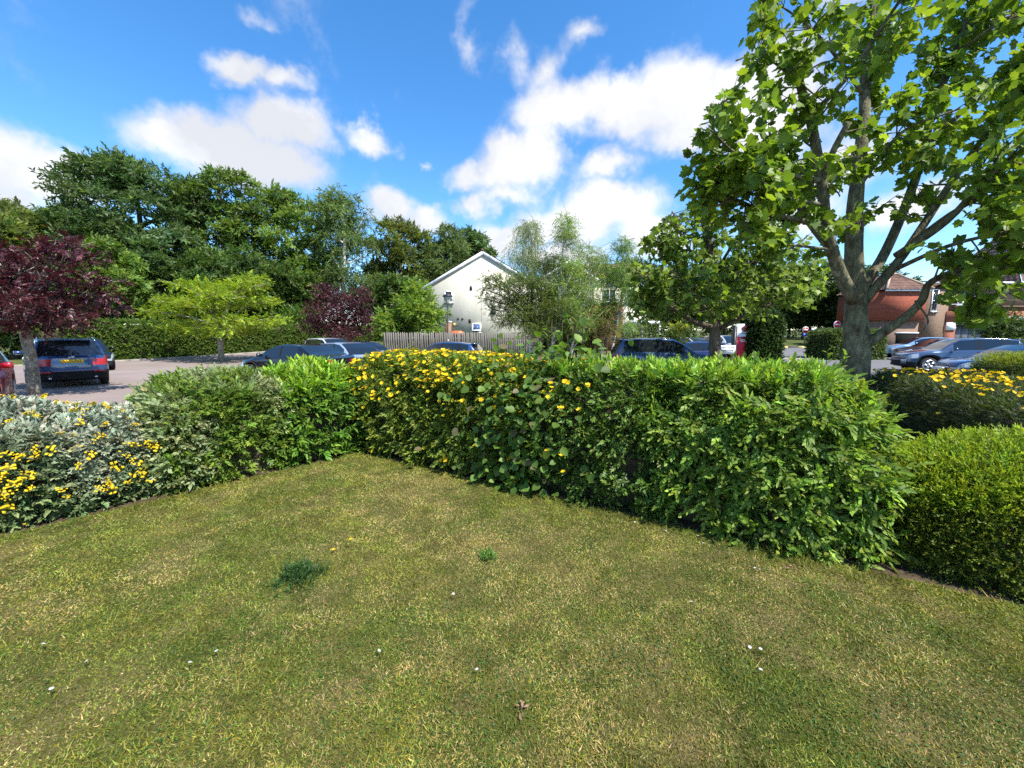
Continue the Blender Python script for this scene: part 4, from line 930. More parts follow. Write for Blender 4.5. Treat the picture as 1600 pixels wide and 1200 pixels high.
tree('birch_tree', 'leafy young birch filling the gap in front of the brick house', 940, 22, 400, 535, 30, (.085, .135, .034), (.19, .24, .06), 1700, 34, 41, tuft=TB, bark=M_BIRCH, trunk=.07, trunk_px=938, shape='col', group=GB, ts=(.55, .9), n_limbs=18, clump_r=.40)
tree('birch_tree', 'low bushy birch at the fence end', 890, 23, 420, 545, 40, (.06, .10, .025), (.14, .18, .045), 1900, 34, 42, tuft=TB, bark=M_BIRCH, trunk=.07, shape='col', group=GB, ts=(.55, .9), n_limbs=14, clump_r=.38)
layered('cherry_tree', 'low tree with long horizontal leafy boughs reaching across the cream wall', 845, 19.5, 430, 525, 80,
        [(790, 445, 24, -.3), (770, 432, 12, 0), (757, 437, 8, 0), (800, 470, 28, .3), (765, 468, 14, 0), (815, 490, 28, -.2), (772, 484, 12, .2), (790, 502, 22, 0), (840, 460, 30, .4), (840, 500, 30, .5), (870, 480, 26, -.4), (760, 452, 10, 0), (825, 440, 22, 0), (890, 505, 24, .3), (835, 515, 26, -.5)],
        (.058, .088, .02), (.13, .165, .04), M_LEAF, M_BARK, .09, 35, 520, [sprig(LEAF_T, 9, .30, .10, 1.0, .1, seed=320 + k, flat=.7) for k in range(4)], (.75, 1.2), fork=505, thick=.16)
layered('red_leaved_shrub', 'reddish-brown leaved shrub between birch stems', 948, 20.2, 495, 540, 20, [(945, 510, 12, 0), (955, 522, 13, .2), (938, 528, 12, -.2)], (.075, .06, .026), (.15, .10, .05), M_LEAF, M_BARK, .04, 36, 420, [sprig(LEAF_D, 9, .30, .09, 1.0, .1, seed=330 + k) for k in range(3)], fork=540, thick=.33)
layered('yellow_sapling', 'tiny yellow-leaved sapling beside the row of white cars', 1061, 24, 508, 530, 16, [(1056, 512, 9, 0), (1068, 511, 9, .2), (1062, 508, 8, -.2)], (.2, .22, .02), (.34, .34, .03), M_LEAF, M_GREYB, .03, 37, 420, fork=522, thick=.2, ts=(.5, .8))
layered('shade_shrub', 'dark leafy shrub against the grey shopfront', 1565, 27, 500, 545, 40, [(1560, 515, 24, 0), (1572, 530, 26, .3), (1558, 540, 22, -.3), (1580, 510, 20, 0)], (.03, .055, .014), (.085, .125, .025), M_LEAF, M_BARK, .06, 38, 300, fork=540, thick=.33)
layered('shade_shrub', 'green shrubs under the birches behind the fence end', 900, 23, 505, 545, 60, [(850, 520, 22, 0), (880, 530, 24, .3), (920, 528, 24, -.3), (985, 528, 22, 0), (1020, 522, 22, .5), (1060, 525, 22, .5)], (.045, .075, .018), (.11, .155, .03), M_LEAF, M_BARK, .05, 39, 260, fork=538, thick=.33)
# ------------------------------------------------------------------ buildings
M_REND = noisy(mat('cream_render', rough=.9, spec=.2), (.53, .50, .40), (.60, .565, .46), .9, detail=9, lo=.28, hi=.6, stretch=(1, 1, .3))
M_WHITE = mat('white_paint', (.78, .79, .80), .45)
M_UPVC = mat('white_plastic_frame', (.82, .83, .84), .35)
M_BARGE = noisy(mat('weathered_white_board', rough=.7), (.42, .44, .48), (.72, .73, .76), 3, lo=.35, hi=.5, stretch=(1, 1, 1))
M_TILE = noisy(mat('brown_roof_tile', rough=.85), (.09, .045, .032), (.19, .10, .07), 1.6, detail=8, bump=.3, bscale=20)
M_GLASS = mat('window_glass', (.015, .02, .025), .04, 0, .8)
M_BGLASS = mat('window_glass_blue', (.06, .10, .22), .05, 0, .9)
M_BLACK = mat('black_plastic', (.012, .012, .013), .5)
M_DARKMET = mat('dark_painted_metal', (.022, .023, .025), .45)
M_DOOR = noisy(mat('brown_timber_door', rough=.6), (.14, .065, .03), (.24, .12, .055), 3, stretch=(8, 8, .6))
M_YELB = mat('yellowed_box', (.55, .42, .14), .6)
M_ORANGE = mat('orange_plastic', (.62, .13, .03), .45)
M_OPENSHADE = mat('opening_shade_black', (.012, .011, .010), .95, 0, .1)  # near-black that stands for the shade inside the garage
M_STEEL = mat('galvanised_steel', (.38, .39, .40), .4, .8)
def brick(name, c1, c2, mort, scale=1.0):
    m = mat(name, rough=.9, spec=.15); t, b = nodes_of(m); co = N(t, 'ShaderNodeTexCoord'); mpn = N(t, 'ShaderNodeMapping'); mpn.inputs['Rotation'].default_value = (math.pi / 2, 0, 0)
    t.links.new(co.outputs['Object'], mpn.inputs[0]); k = N(t, 'ShaderNodeTexBrick'); t.links.new(mpn.outputs[0], k.inputs['Vector'])
    k.inputs['Color1'].default_value = (*c1, 1); k.inputs['Color2'].default_value = (*c2, 1); k.inputs['Mortar'].default_value = (*mort, 1)
    k.inputs['Scale'].default_value = scale; k.inputs['Brick Width'].default_value = .225; k.inputs['Row Height'].default_value = .075; k.inputs['Mortar Size'].default_value = .008
    t.links.new(k.outputs['Color'], b.inputs['Base Color']); return m
M_BRICK = brick('red_brick', (.30, .085, .045), (.24, .07, .04), (.28, .2, .15))
M_BRICKB = brick('brown_brick', (.15, .085, .055), (.21, .12, .075), (.32, .28, .22))
M_HUNG = brick('red_hung_tile', (.33, .095, .055), (.26, .075, .045), (.10, .035, .025), .75)
def tiled_slope(name, parent, a, b, c_, d, rows, cols, m, lift=.03):
    """courses of overlapping tiles between eaves a-b and ridge d-c, each course a stepped strip with rolled tiles"""
    V = []; F = []; a, b, c_, d = (np.array(q, float) for q in (a, b, c_, d)); nrm = unit(np.cross(b - a, d - a))
    if nrm[2] < 0: nrm = -nrm
    u = np.linspace(0, 1, cols * 4 + 1); roll = .022 * np.sin(np.arange(len(u)) * math.pi / 2) + .02
    for r_ in range(rows):
        for e, (v, h) in enumerate(((r_ / rows, lift), ((r_ + 1.06) / rows, .0))):
            v = min(v, 1); p = (a + (d - a) * v)[None] + u[:, None] * ((b + (c_ - b) * v) - (a + (d - a) * v))[None] + nrm[None] * (h + roll)[:, None]; V.append(p)
        s = 2 * r_ * len(u); F += [(s + k, s + k + 1, s + len(u) + k + 1, s + len(u) + k) for k in range(len(u) - 1)]
    o = obj(name, new_mesh(name, np.concatenate(V), F, m), parent); return o
def window(parent, x0, x1, z0, z1, y, bars=(), trans=(), fr=.07, glass=None, sill=True, deep=.06):
    """a window in a wall facing -y: frame, pane, sill"""
    f = MB().box(x0, x1, y - deep, y + .04, z1 - fr, z1).box(x0, x1, y - deep, y + .04, z0, z0 + fr).box(x0, x0 + fr, y - deep, y + .04, z0 + fr, z1 - fr).box(x1 - fr, x1, y - deep, y + .04, z0 + fr, z1 - fr)
    for b_ in bars: f.box(b_ - fr * .4, b_ + fr * .4, y - deep + .005, y + .03, z0 + fr, z1 - fr)
    for b_ in trans: f.box(x0 + fr, x1 - fr, y - deep + .005, y + .03, b_ - fr * .4, b_ + fr * .4)
    w = f.build('window', M_UPVC, parent)
    MB().box(x0 + fr, x1 - fr, y - .012, y - .004, z0 + fr, z1 - fr).build('pane', glass or M_GLASS, w)
    if sill: MB().box(x0 - .08, x1 + .08, y - .14, y - .002, z0 - .07, z0 - .003).build('sill', M_STEEL, w)
    return w
# cream gabled house
D = 32.0
hx0, hxa, hx1 = PXD(667, D), PXD(755, D), PXD(755, D) * 2 - PXD(667, D); ze, za = ZD(447, D), ZD(393, D); hy1 = D + 11
h = thing('gabled_house', 'cream rendered house with a plain gable end and brown tiled roof', 'house')
MB().prism([(hx0, -.1), (hx1, -.1), (hx1, ze), (hxa, za), (hx0, ze)], D, hy1).build('wall', M_REND, h)
sl = (za - ze) / (hxa - hx0); ov = .35
rf = tiled_slope('roof', h, (hx0 - ov, D - .11, ze - ov * sl + .05), (hx0 - ov, hy1 + .3, ze - ov * sl + .05), (hxa, hy1 + .3, za + .06), (hxa, D - .11, za + .06), 14, 24, M_TILE)
tiled_slope('roof', h, (hx1 + ov, D - .11, ze - ov * sl + .05), (hx1 + ov, hy1 + .3, ze - ov * sl + .05), (hxa, hy1 + .3, za + .06), (hxa, D - .11, za + .06), 14, 24, M_TILE)
MB().tube([(hxa, D - .13, za + .10), (hxa, hy1 + .3, za + .10)], .11, 8).build('ridge_tiles', M_TILE, rf)
for sx, xe in ((-1, hx0 - ov), (1, hx1 + ov)):
    b = MB(); zz = ze - ov * sl
    V = [(xe, D - .11, zz - .22), (hxa, D - .11, za - .25), (hxa, D - .11, za + .03), (xe, D - .11, zz + .03)]; V = V + [(x, D - .06, z) for x, y, z in V]
    b.add(V, [(0, 1, 2, 3), (7, 6, 5, 4), (0, 4, 5, 1), (3, 2, 6, 7), (0, 3, 7, 4), (1, 5, 6, 2)]); b.build('barge_board', M_BARGE, h)
    V = [(xe, D - .06, zz - .20), (hxa, D - .06, za - .23), (hxa, D, za - .23), (xe, D, zz - .20)]; MB().add(V, [(0, 1, 2, 3)]).build('soffit', M_WHITE, h)
dz = lambda y: ZD(y, D); dx = lambda x: PXD(x, D)
window(h, dx(696), dx(708), dz(473), dz(455), D, trans=(dz(461),), glass=M_GLASS)
w2 = window(h, dx(738), dx(752), dz(520), dz(505.5), D, sill=False, glass=M_BLACK)  # black sheet in the frame paints the dark room behind the open sash
ang = R(-28); Mx = Matrix.Translation((0, D - .08, dz(505.5))) @ Matrix.Rotation(ang, 4, 'X')
hgt = dz(505.5) - dz(519); sash = MB()
for a in ((dx(738), dx(752), -.05, 0, -.09, 0), (dx(738), dx(752), -.05, 0, -hgt, -hgt + .09), (dx(738), dx(738) + .09, -.05, 0, -hgt + .09, -.09), (dx(752) - .09, dx(752), -.05, 0, -hgt + .09, -.09)): sash.box(*a, M=Mx)
sa = sash.build('open_sash', M_UPVC, w2); MB().box(dx(738) + .09, dx(752) - .09, -.03, -.02, -hgt + .09, -.09, M=Mx).build('pane', M_BGLASS, w2)
dr = MB().box(dx(696.5), dx(706), D - .03, D + .02, .75, dz(504)).build('door', M_DOOR, h)
MB().box(dx(696.5) - .05, dx(706) + .05, D - .05, D - .031, dz(504), dz(504) + .10).build('door_frame', M_UPVC, dr)
MB().box(dx(696), dx(707), D - .5, D - .002, .0, .745).build('door_step', M_KERB, h)
for (x, y, w_, h_) in ((737, 450, 3.2, 6), (734.5, 501.5, 3.4, 5.5)): MB().box(dx(x - w_ / 2), dx(x + w_ / 2), D - .05, D - .002, dz(y + h_ / 2), dz(y - h_ / 2)).build('meter_box', M_BLACK, h)
for (x, y) in ((716, 498.5), (723, 498.5)): MB().lathe([(.08, 0), (.08, .06), (.06, .07)], 12, Matrix.Translation((dx(x), D - .002, dz(y))) @ Matrix.Rotation(R(90), 4, 'X')).build('vent', M_BLACK, h)
MB().box(dx(708.5), dx(712), D - .1, D - .002, dz(510), dz(505)).build('alarm_box', M_YELB, h)
MB().lathe([(.10, 0), (.12, .05), (.08, .14), (.03, .18)], 10, Matrix.Translation((dx(704), D - .05, dz(492)))).build('wall_lamp', M_BLACK, h)
MB().lathe([(.16, 0), (.22, .04), (.20, .10)], 16, Matrix.Translation((dx(771), D - .002, dz(488))) @ Matrix.Rotation(R(90), 4, 'X')).build('satellite_dish', M_DARKMET, h)
MB().tube([(dx(672), D - .08, 0), (dx(672), D - .08, ze - .25), (dx(669), D - .2, ze - .05)], .045, 8).build('downpipe', M_DARKMET, h)
MB().tube([(dx(672), D - .04, dz(500.5)), (dx(693), D - .04, dz(500.8)), (dx(707), D - .04, dz(501.8))], .022, 6).build('cable', M_STEEL, h)
MB().box(dx(752.5), dx(752.9), D - .006, D - .001, .5, za - .5).build('render_joint', M_STEEL, h)
# second house behind the birches
D2 = 35.0; e2 = lambda x: PXD(x, D2); f2 = lambda y: ZD(y, D2)
h2 = thing('brick_house', 'long house of white render and red brick behind the birches', 'house')
x0, x1 = e2(858), e2(1012); z2e = f2(432); z2r = f2(398)
MB().box(x0, x1, D2, D2 + 9, -.1, z2e).build('wall', M_REND, h2)
MB().box(x0 + 2.6, x0 + 6.4, D2 - .03, D2 - .002, .3, 4.6).build('brick_panel', M_BRICK, h2)
tiled_slope('roof', h2, (x0 - .2, D2 - .4, z2e - .1), (x1 + .3, D2 - .4, z2e - .1), (x1 + .3, D2 + 4.5, z2r), (x0 - .2, D2 + 4.5, z2r), 12, 22, M_TILE)
tiled_slope('roof', h2, (x1 + .3, D2 + 9.4, z2e - .1), (x0 - .2, D2 + 9.4, z2e - .1), (x0 - .2, D2 + 4.5, z2r), (x1 + .3, D2 + 4.5, z2r), 12, 22, M_TILE)
gx_ = e2(885); gh = f2(404)
MB().prism([(gx_ - 2.2, z2e - 2.5), (gx_ + 2.2, z2e - 2.5), (gx_ + 2.2, z2e - .2), (gx_, gh - .4), (gx_ - 2.2, z2e - .2)], D2 - .8, D2 + 3).build('gable', M_REND, h2)
for s in (-1, 1):
    tiled_slope('roof', h2, (gx_ + s * 2.5, D2 - 1.1, z2e - .35), (gx_ + s * 2.5, D2 + 3, z2e - .35), (gx_, D2 + 3, gh - .25), (gx_, D2 - 1.1, gh - .25), 7, 8, M_TILE)
    V = [(gx_ + s * 2.5, D2 - 1.08, z2e - .62), (gx_, D2 - 1.08, gh - .55), (gx_, D2 - 1.08, gh - .28), (gx_ + s * 2.5, D2 - 1.08, z2e - .38)]; V = V + [(x, D2 - 1.0, z) for x, y, z in V]
    MB().add(V, [(0, 1, 2, 3), (7, 6, 5, 4), (0, 4, 5, 1), (3, 2, 6, 7), (0, 3, 7, 4), (1, 5, 6, 2)]).build('barge_board', M_WHITE, h2)
for (a, b, zz0, zz1) in ((862, 878, 470, 452), (888, 904, 470, 452), (940, 960, 472, 452), (975, 992, 472, 452), (862, 880, 520, 500), (930, 950, 520, 500)): window(h2, e2(a), e2(b), f2(zz0), f2(zz1), D2 - (.9 if False else .0), bars=((e2(a) + e2(b)) / 2,))
pc = MB()
for k in range(4): pc.box(e2(978) + k * .72, e2(978) + k * .72 + .10, D2 - 2.0, D2 - 1.9, .3, f2(507))
pc.box(e2(976), e2(1016), D2 - 2.1, D2 - .01, f2(507), f2(503)).build('white_porch', M_WHITE, h2)
# brick building on the right with hung-tile bay and grey shopfront
D3 = 34.0; e3 = lambda x: PXD(x, D3); f3 = lambda y: ZD(y, D3)
h3 = thing('brick_commercial_building', 'red brick building with hipped tile roof bay and grey shopfront beyond the cars', 'building')
bx0, bx1 = e3(1378), e3(1441); by1 = D3 + 5
MB().box(bx0, bx1, D3, by1, f3(500), f3(455)).build('hung_tile_bay', M_HUNG, h3)
MB().box(bx0 + .15, bx1 - .1, D3 + .35, by1, -.2, f3(500) - .002).build('bay_base', M_BRICKB, h3)
MB().box(bx0 - .18, bx1 + .18, D3 - .18, D3 - .02, f3(455), f3(452.5)).build('fascia', M_WHITE, h3)
xa, za3, zb3 = e3(1418), f3(424), f3(452.5)
tiled_slope('roof', h3, (bx0 - .25, D3 - .25, zb3), (bx1 + .25, D3 - .25, zb3), (xa + .25, D3 + 1.9, za3), (xa - .25, D3 + 1.9, za3), 9, 11, M_TILE)
tiled_slope('roof', h3, (bx0 - .25, by1, zb3), (bx0 - .25, D3 - .25, zb3), (xa - .25, D3 + 1.9, za3), (xa - .25, by1, za3), 9, 14, M_TILE)
tiled_slope('roof', h3, (bx1 + .25, D3 - .25, zb3), (bx1 + .25, by1, zb3), (xa + .25, by1, za3), (xa + .25, D3 + 1.9, za3), 9, 14, M_TILE)
M_RIDGE = noisy(mat('pale_ridge_tile', rough=.9), (.34, .25, .17), (.48, .38, .28), 3)
for (p, q) in (((bx0 - .25, D3 - .25, zb3 + .08), (xa - .25, D3 + 1.9, za3 + .1)), ((bx1 + .25, D3 - .25, zb3 + .08), (xa + .25, D3 + 1.9, za3 + .1)), ((xa - .3, D3 + 1.9, za3 + .1), (xa + .3, D3 + 1.9, za3 + .1))): MB().tube([p, q], .09, 6).build('hip_tiles', M_RIDGE, h3)
MB().box(e3(1406), e3(1438), D3 + .30, D3 + .348, f3(546), f3(521)).build('garage_shade_panel', M_OPENSHADE, h3)  # solid black slab, the garage's inner shade painted on the wall
MB().box(e3(1404), e3(1440), D3 + .27, D3 + .349, f3(521), f3(519)).build('lintel', M_WHITE, h3)
for k in range(5):
    lb = MB().box(e3(1377 + k * 4.6), e3(1380 + k * 4.6), D3 + .16, D3 + .347, f3(543), f3(539)).build('letter_box', M_BLACK, h3)
    MB().box(e3(1378 + k * 4.6), e3(1379.3 + k * 4.6), D3 + .15, D3 + .158, f3(541.6), f3(540.2)).build('label_plate', M_WHITE, lb)
D4 = D3 + 1.5; e4 = lambda x: PXD(x, D4); f4 = lambda y: ZD(y, D4)
MB().box(e4(1440), e4(1476), D4, D4 + 8, -.2, f4(452)).build('wall', M_BRICKB, h3)
MB().box(e4(1476), e4(1720), D4 + .3, D4 + 8, f4(484), f4(440)).build('wall', M_BRICKB, h3)
MB().box(e4(1474), e4(1720), D4 - .1, D4 + 8, f4(505), f4(486)).build('brick_band', M_BRICK, h3)
MB().box(e4(1474), e4(1490), D4 - .05, D4 + 8, -.2, f4(505) - .002).build('brick_pier', M_BRICK, h3)
MB().box(e4(1474), e4(1489), D4 - .14, D4 - .052, f4(516), f4(504)).build('white_panel', M_WHITE, h3)
MB().box(e4(1490.2), e4(1720), D4 + .25, D4 + 8, -.2, f4(505) - .003).build('shutter_wall', mat('dark_grey_shutter', (.055, .06, .07), .5), h3)
for k in range(6): MB().box(e4(1491 + k * 12), e4(1502.6 + k * 12), D4 + .18, D4 + .248, f4(548), f4(508)).build('shutter_panel', mat('grey_shutter_panel', (.085, .092, .105), .45) if k == 0 else bpy.data.materials['grey_shutter_panel'], h3)
fs = MB().box(e4(1489), e4(1700), D4 - .22, D4 - .102, f4(508), f4(494.5)).build('shop_fascia', mat('stone_grey_fascia', (.20, .20, .175), .6), h3)
def text(name, s, size, m, parent, loc, rot, align='CENTER', ext=.004):
    c_ = bpy.data.curves.new(name, 'FONT'); c_.body = s; c_.size = size; c_.extrude = ext; c_.align_x = align; c_.align_y = 'CENTER'
    o = bpy.data.objects.new('tmp', c_); dg = None; COL.objects.link(o); bpy.context.view_layer.update()
    me = bpy.data.meshes.new_from_object(o.evaluated_get(bpy.context.evaluated_depsgraph_get())); me.materials.clear(); me.materials.append(m); bpy.data.objects.remove(o)
    return obj(name, me, parent, loc, rot)
text('lettering', 'Stoneways', .62, M_BLACK, fs, (e4(1508), D4 - .23, f4(498)), (R(90), 0, 0), ext=.01)
text('lettering', 'Veterinary', .62, M_BLACK, fs, (e4(1580), D4 - .23, f4(498)), (R(90), 0, 0), ext=.01)
window(h3, e4(1448), e4(1458), f4(487), f4(452), D4, bars=(), trans=(f4(470),))
window(h3, e4(1485), e4(1520), f4(476), f4(444), D4 + .3, bars=(e4(1497), e4(1508)), trans=(f4(462),), sill=False)
bl = MB().box(e4(1486), e4(1540), D4 - .12, D4 - .06, f4(478), f4(476.3)).box(e4(1486), e4(1540), D4 - .12, D4 - .06, f4(470.5), f4(469)).build('balcony_rail', M_WHITE, h3)
for k in range(14): MB().box(e4(1487 + k * 3.9), e4(1488.4 + k * 3.9), D4 - .11, D4 - .07, f4(476.3), f4(470.5)).build('baluster', M_WHITE, bl)
MB().box(e4(1486), e4(1720), D4 - .15, D4 + .299, f4(480), f4(478)).build('balcony_floor', M_BRICKB, h3)
zr0, zr1 = f4(441), ZD(358, D4 + 4)
tiled_slope('roof', h3, (e4(1580), D4 - .2, zr0), (e4(1720), D4 - .2, zr0), (e4(1720), D4 + 4, zr1), (e4(1580) + 3.2, D4 + 4, zr1), 16, 40, M_TILE)
tiled_slope('roof', h3, (e4(1580), D4 + 8.2, zr0), (e4(1580), D4 - .2, zr0), (e4(1580) + 3.2, D4 + 4, zr1), (e4(1580) + 3.2, D4 + 4.01, zr1), 16, 20, M_TILE)
tiled_slope('roof', h3, (e4(1438), D4 - .2, zr0 - .01), (e4(1580), D4 - .2, zr0 - .01), (e4(1580), D4 + 4, zr0 + .6), (e4(1438) + 2, D4 + 4, zr0 + .6), 10, 18, M_TILE)
MB().box(e4(1440), e4(1720), D4 - .3, D4 - .14, zr0 - .16, zr0 + .0).build('gutter', M_WHITE, h3)

# ------------------------------------------------------------------ fence, lamp and signs
M_WOOD = noisy(mat('weathered_fence_wood', rough=.9, spec=.1), (.075, .068, .06), (.23, .21, .185), 2.2, detail=8, stretch=(6, 6, .5))
fa, fb_ = np.array([PXD(600, 24.6), 24.6]), np.array([PXD(835, 25.6), 25.6]); fd = unit(fb_ - fa); flen = np.linalg.norm(fb_ - fa); fang = math.atan2(fd[1], fd[0])
fn = thing('picket_fence', 'weathered grey timber picket fence in front of the cream house', 'fence', (fa[0], fa[1], gzf(25)), fang)
pk = new_mesh('picket', MB().prism([(-.048, .05), (.048, .05), (.048, 1.88), (0, 1.96), (-.048, 1.88)], -.012, .012).V, MB().prism([(-.048, .05), (.048, .05), (.048, 1.88), (0, 1.96), (-.048, 1.88)], -.012, .012).F, M_WOOD)
for k in range(int(flen / .135)):
    o = obj('picket', pk, fn, (k * .135 + .05, -.04, random.uniform(-.03, .03)), (0, random.gauss(0, .012), 0))
for zz in (.45, 1.5): MB().box(0, flen, -.022, .022, zz, zz + .09).build('rail', M_WOOD, fn)
for k in range(5): MB().box(k * flen / 4 - .05, k * flen / 4 + .05, .026, .12, 0, 1.9).build('post', M_WOOD, fn)
D5 = 28.0; lx = PXD(700.5, D5); lz = gzf(D5)
lp_ = thing('street_lamp', 'dark street lamp with an upturned cone lantern before the gable', 'lamp', (lx, D5, lz))
zt = ZD(459, D5) - lz
MB().lathe([(.10, 0), (.10, .9), (.065, .95), (.055, zt - .75)], 12).build('post', M_DARKMET, lp_, True)
MB().lathe([(.068, 1.18), (.068, 1.45)], 12).build('white_band', M_WHITE, lp_)
MB().lathe([(.07, zt - .75), (.12, zt - .62), (.30, zt - .2), (.28, zt - .18)], 14).build('lantern', mat('lantern_plastic', (.42, .42, .40), .25), lp_, True)
MB().lathe([(.36, zt - .2), (.34, zt - .12), (.1, zt), (.02, zt + .04)], 14).build('lantern_cap', M_DARKMET, lp_, True)
for k, (px, w_, lb_) in enumerate(((677, 26, 'orange curved lid just behind the fence, below the open window'), (715, 22, 'orange curved lid behind the fence, right of the open window'))):
    D6 = 27.2; cx = PXD(px, D6); hw = w_ / 2 / FPX * D6; z0, z1 = gzf(D6), ZD(517, D6)
    t = thing('orange_storage_bin', lb_, 'bin', (cx, D6, z0)); hh = z1 - z0
    MB().prism([(-hw * .92, 0), (hw * .92, 0), (hw * .95, hh - .3), (-hw * .95, hh - .3)], -.35, .35).build('body', M_BLACK, t)
    MB().prism([(-hw, hh - .297), (hw, hh - .297), (hw * .9, hh - .1), (hw * .45, hh), (-hw * .45, hh), (-hw * .9, hh - .1)], -.4, .4).build('lid', M_ORANGE, t)
M_RED = mat('sign_red', (.62, .012, .025), .35); M_SIGNW = mat('sign_white', (.80, .81, .83), .35); M_BLUE = mat('sign_blue', (.05, .12, .5), .4); M_PINK = mat('logo_pink_red', (.65, .12, .12), .5)
D7 = 19.0; t = thing('totem_sign', 'tall red and white totem sign beside the ivy-leaved hedge', 'sign', (PXD(1151, D7), D7, 0)); zt = ZD(506, D7)
sb = MB().box(0, .95, 0, .16, 0, zt).build('panel', M_SIGNW, t)
MB().box(-.14, -.002, -.02, .18, 0, zt - .12).build('side_post', M_DARKMET, t)
MB().box(.03, .95, -.006, -.001, .0, ZD(526, D7)).build('red_panel', M_RED, t)
text('lettering', 'Surgery', .17, M_SIGNW, t, (.40, -.008, ZD(530.5, D7)), (R(90), 0, 0)); text('lettering', 'Entrance', .15, M_SIGNW, t, (.40, -.008, ZD(533.5, D7)), (R(90), 0, 0)) if False else MB().box(.2, .62, -.012, -.007, ZD(534.2, D7), ZD(532.6, D7)).build('text_bar', M_SIGNW, t)
lg = MB()
for a, b_, r_ in ((.30, .0, .09), (.40, .07, .10), (.46, -.06, .08), (.34, -.1, .06)): lg.lathe([(r_, 0), (r_, .004)], 12, Matrix.Translation((a, -.002 - .003 * r_ * 100 % .004, zt - .22 + b_)) @ Matrix.Rotation(R(90), 4, 'X'))
lg.build('logo', M_PINK, t); MB().box(.2, .6, -.008, -.003, ZD(521.2, D7), ZD(520.6, D7)).build('text_line', M_DARKMET, t)
D8 = 18.2; t = thing('parking_sign', 'small white private parking sign beside the totem', 'sign', (PXD(1138, D8), D8, 0)); z0, z1 = ZD(553, D8), ZD(539.5, D8)
MB().box(-.45, .36, 0, .02, z0, z1).build('board', M_SIGNW, t)
for s in (-.35, .3): MB().tube([(s, .05, 0), (s, .05, z1)], .028, 8).build('post', M_STEEL, t)
text('lettering', 'Private Parking', .115, M_BLACK, t, (-.04, -.004, z1 - .09), (R(90), 0, 0), ext=.002); text('lettering', 'Surgery Only', .115, M_BLACK, t, (-.04, -.004, z1 - .22), (R(90), 0, 0), ext=.002)
def no_entry(px, depth, row, label, plate):
    g = gzf(depth); t = thing('no_entry_sign', label, 'sign', (PXD(px, depth), depth, g)); z = ZD(row, depth) - g; Rx = Matrix.Translation((0, 0, z)) @ Matrix.Rotation(R(90), 4, 'X')
    MB().tube([(0, .05, 0), (0, .05, z)], .04, 8).build('post', M_STEEL, t)
    MB().lathe([(.33, 0), (.33, .02)], 24, Rx).build('rim', M_SIGNW, t); MB().lathe([(.29, .022), (.29, .028)], 24, Rx).build('disc', M_RED, t)
    MB().box(-.22, .22, -.036, -.03, z - .055, z + .055).build('white_bar', M_SIGNW, t)
    if plate == 'blue': MB().box(-.24, .24, -.02, 0, z - .66, z - .36).build('plate', M_BLUE, t)
    else: MB().box(-.34, .34, -.02, 0, z - .62, z - .42).build('plate', M_SIGNW, t)
no_entry(1257.5, 40, 515.5, 'round no-entry sign over a blue plate, at the verge left of the red post', 'blue')
no_entry(1306, 37, 507, 'round no-entry sign over a white plate, above the rounded hedge', 'white')
D9 = 39.0; t = thing('white_post_sign', 'small square white sign on a post between the two no-entry signs', 'sign', (PXD(1270.5, D9), D9, gzf(D9))); z = ZD(515.5, D9) - gzf(D9)
MB().box(-.24, .24, -.015, 0, z - .18, z + .18).build('plate', M_SIGNW, t); MB().tube([(0, .03, 0), (0, .03, z)], .035, 8).build('post', M_STEEL, t)
D10 = 36.0; t = thing('red_barrier_post', 'stubby red barrier post beside the rounded hedge', 'bollard', (PXD(1271, D10), D10, gzf(D10)))
M_REDP = mat('red_paint', (.55, .03, .015), .5)
MB().box(-.16, .0, -.1, .1, 0, .8).build('post', M_REDP, t); MB().box(.06, .22, -.08, .1, 0, .7).build('post', M_REDP, t); MB().lathe([(.15, 0), (.15, .14)], 14, Matrix.Translation((-.18, -.02, .82)) @ Matrix.Rotation(R(90), 4, 'X')).build('head', M_REDP, t)
MB().box(.225, .32, -.06, .08, 0, .6).build('post', mat('pink_panel', (.6, .25, .2), .6), t)
# kerbs
def kerb(name, p0, p1, hgt, label, m=None, w=.15, L_=1.0, paint=None):
    p0, p1 = np.array(p0, float), np.array(p1, float); d = unit(p1 - p0); n = int(np.linalg.norm(p1 - p0) / L_); k_ = tag(obj(name, None, None, (0, 0, 0)), kind='structure')
    q = MB().box(.01, L_ - .01, -w / 2, w / 2, -.1, hgt); mes = new_mesh('kerb_stone', np.array([tuple(v) for v in q.V]), q.F, m or M_KERB); alt = None
    if paint: alt = new_mesh('kerb_stone', np.array([tuple(v) for v in q.V]), q.F, paint)
    for i in range(n):
        c_ = p0 + d * i * L_; z0, z1 = gzf(c_[1]), gzf(c_[1] + d[1] * L_)
        obj('kerb_stone', alt if (alt and i % 2) else mes, k_, (c_[0], c_[1], z0), (0, -math.atan2(z1 - z0, L_), math.atan2(d[1], d[0])))
kerb('kerb', HB0 + hn_ * 1.0 - hd * 8, HB0 + hn_ * 1.0 + hd * 24, .11, '')
kerb('kerb', (14, 31.0), (20, 37.6), .12, '', paint=mat('yellow_kerb_paint', (.62, .48, .16), .7)); kerb('kerb', (20, 37.6), (28.5, 37.6), .12, '', m=mat('dark_kerb', (.05, .05, .05), .8), paint=bpy.data.materials['yellow_kerb_paint'])
kerb('kerb', (15.5, 28.0), (27, 28.0), .08, '')
M_LINE = noisy(mat('worn_white_line', rough=.8), (.45, .45, .45), (.75, .75, .74), 6)
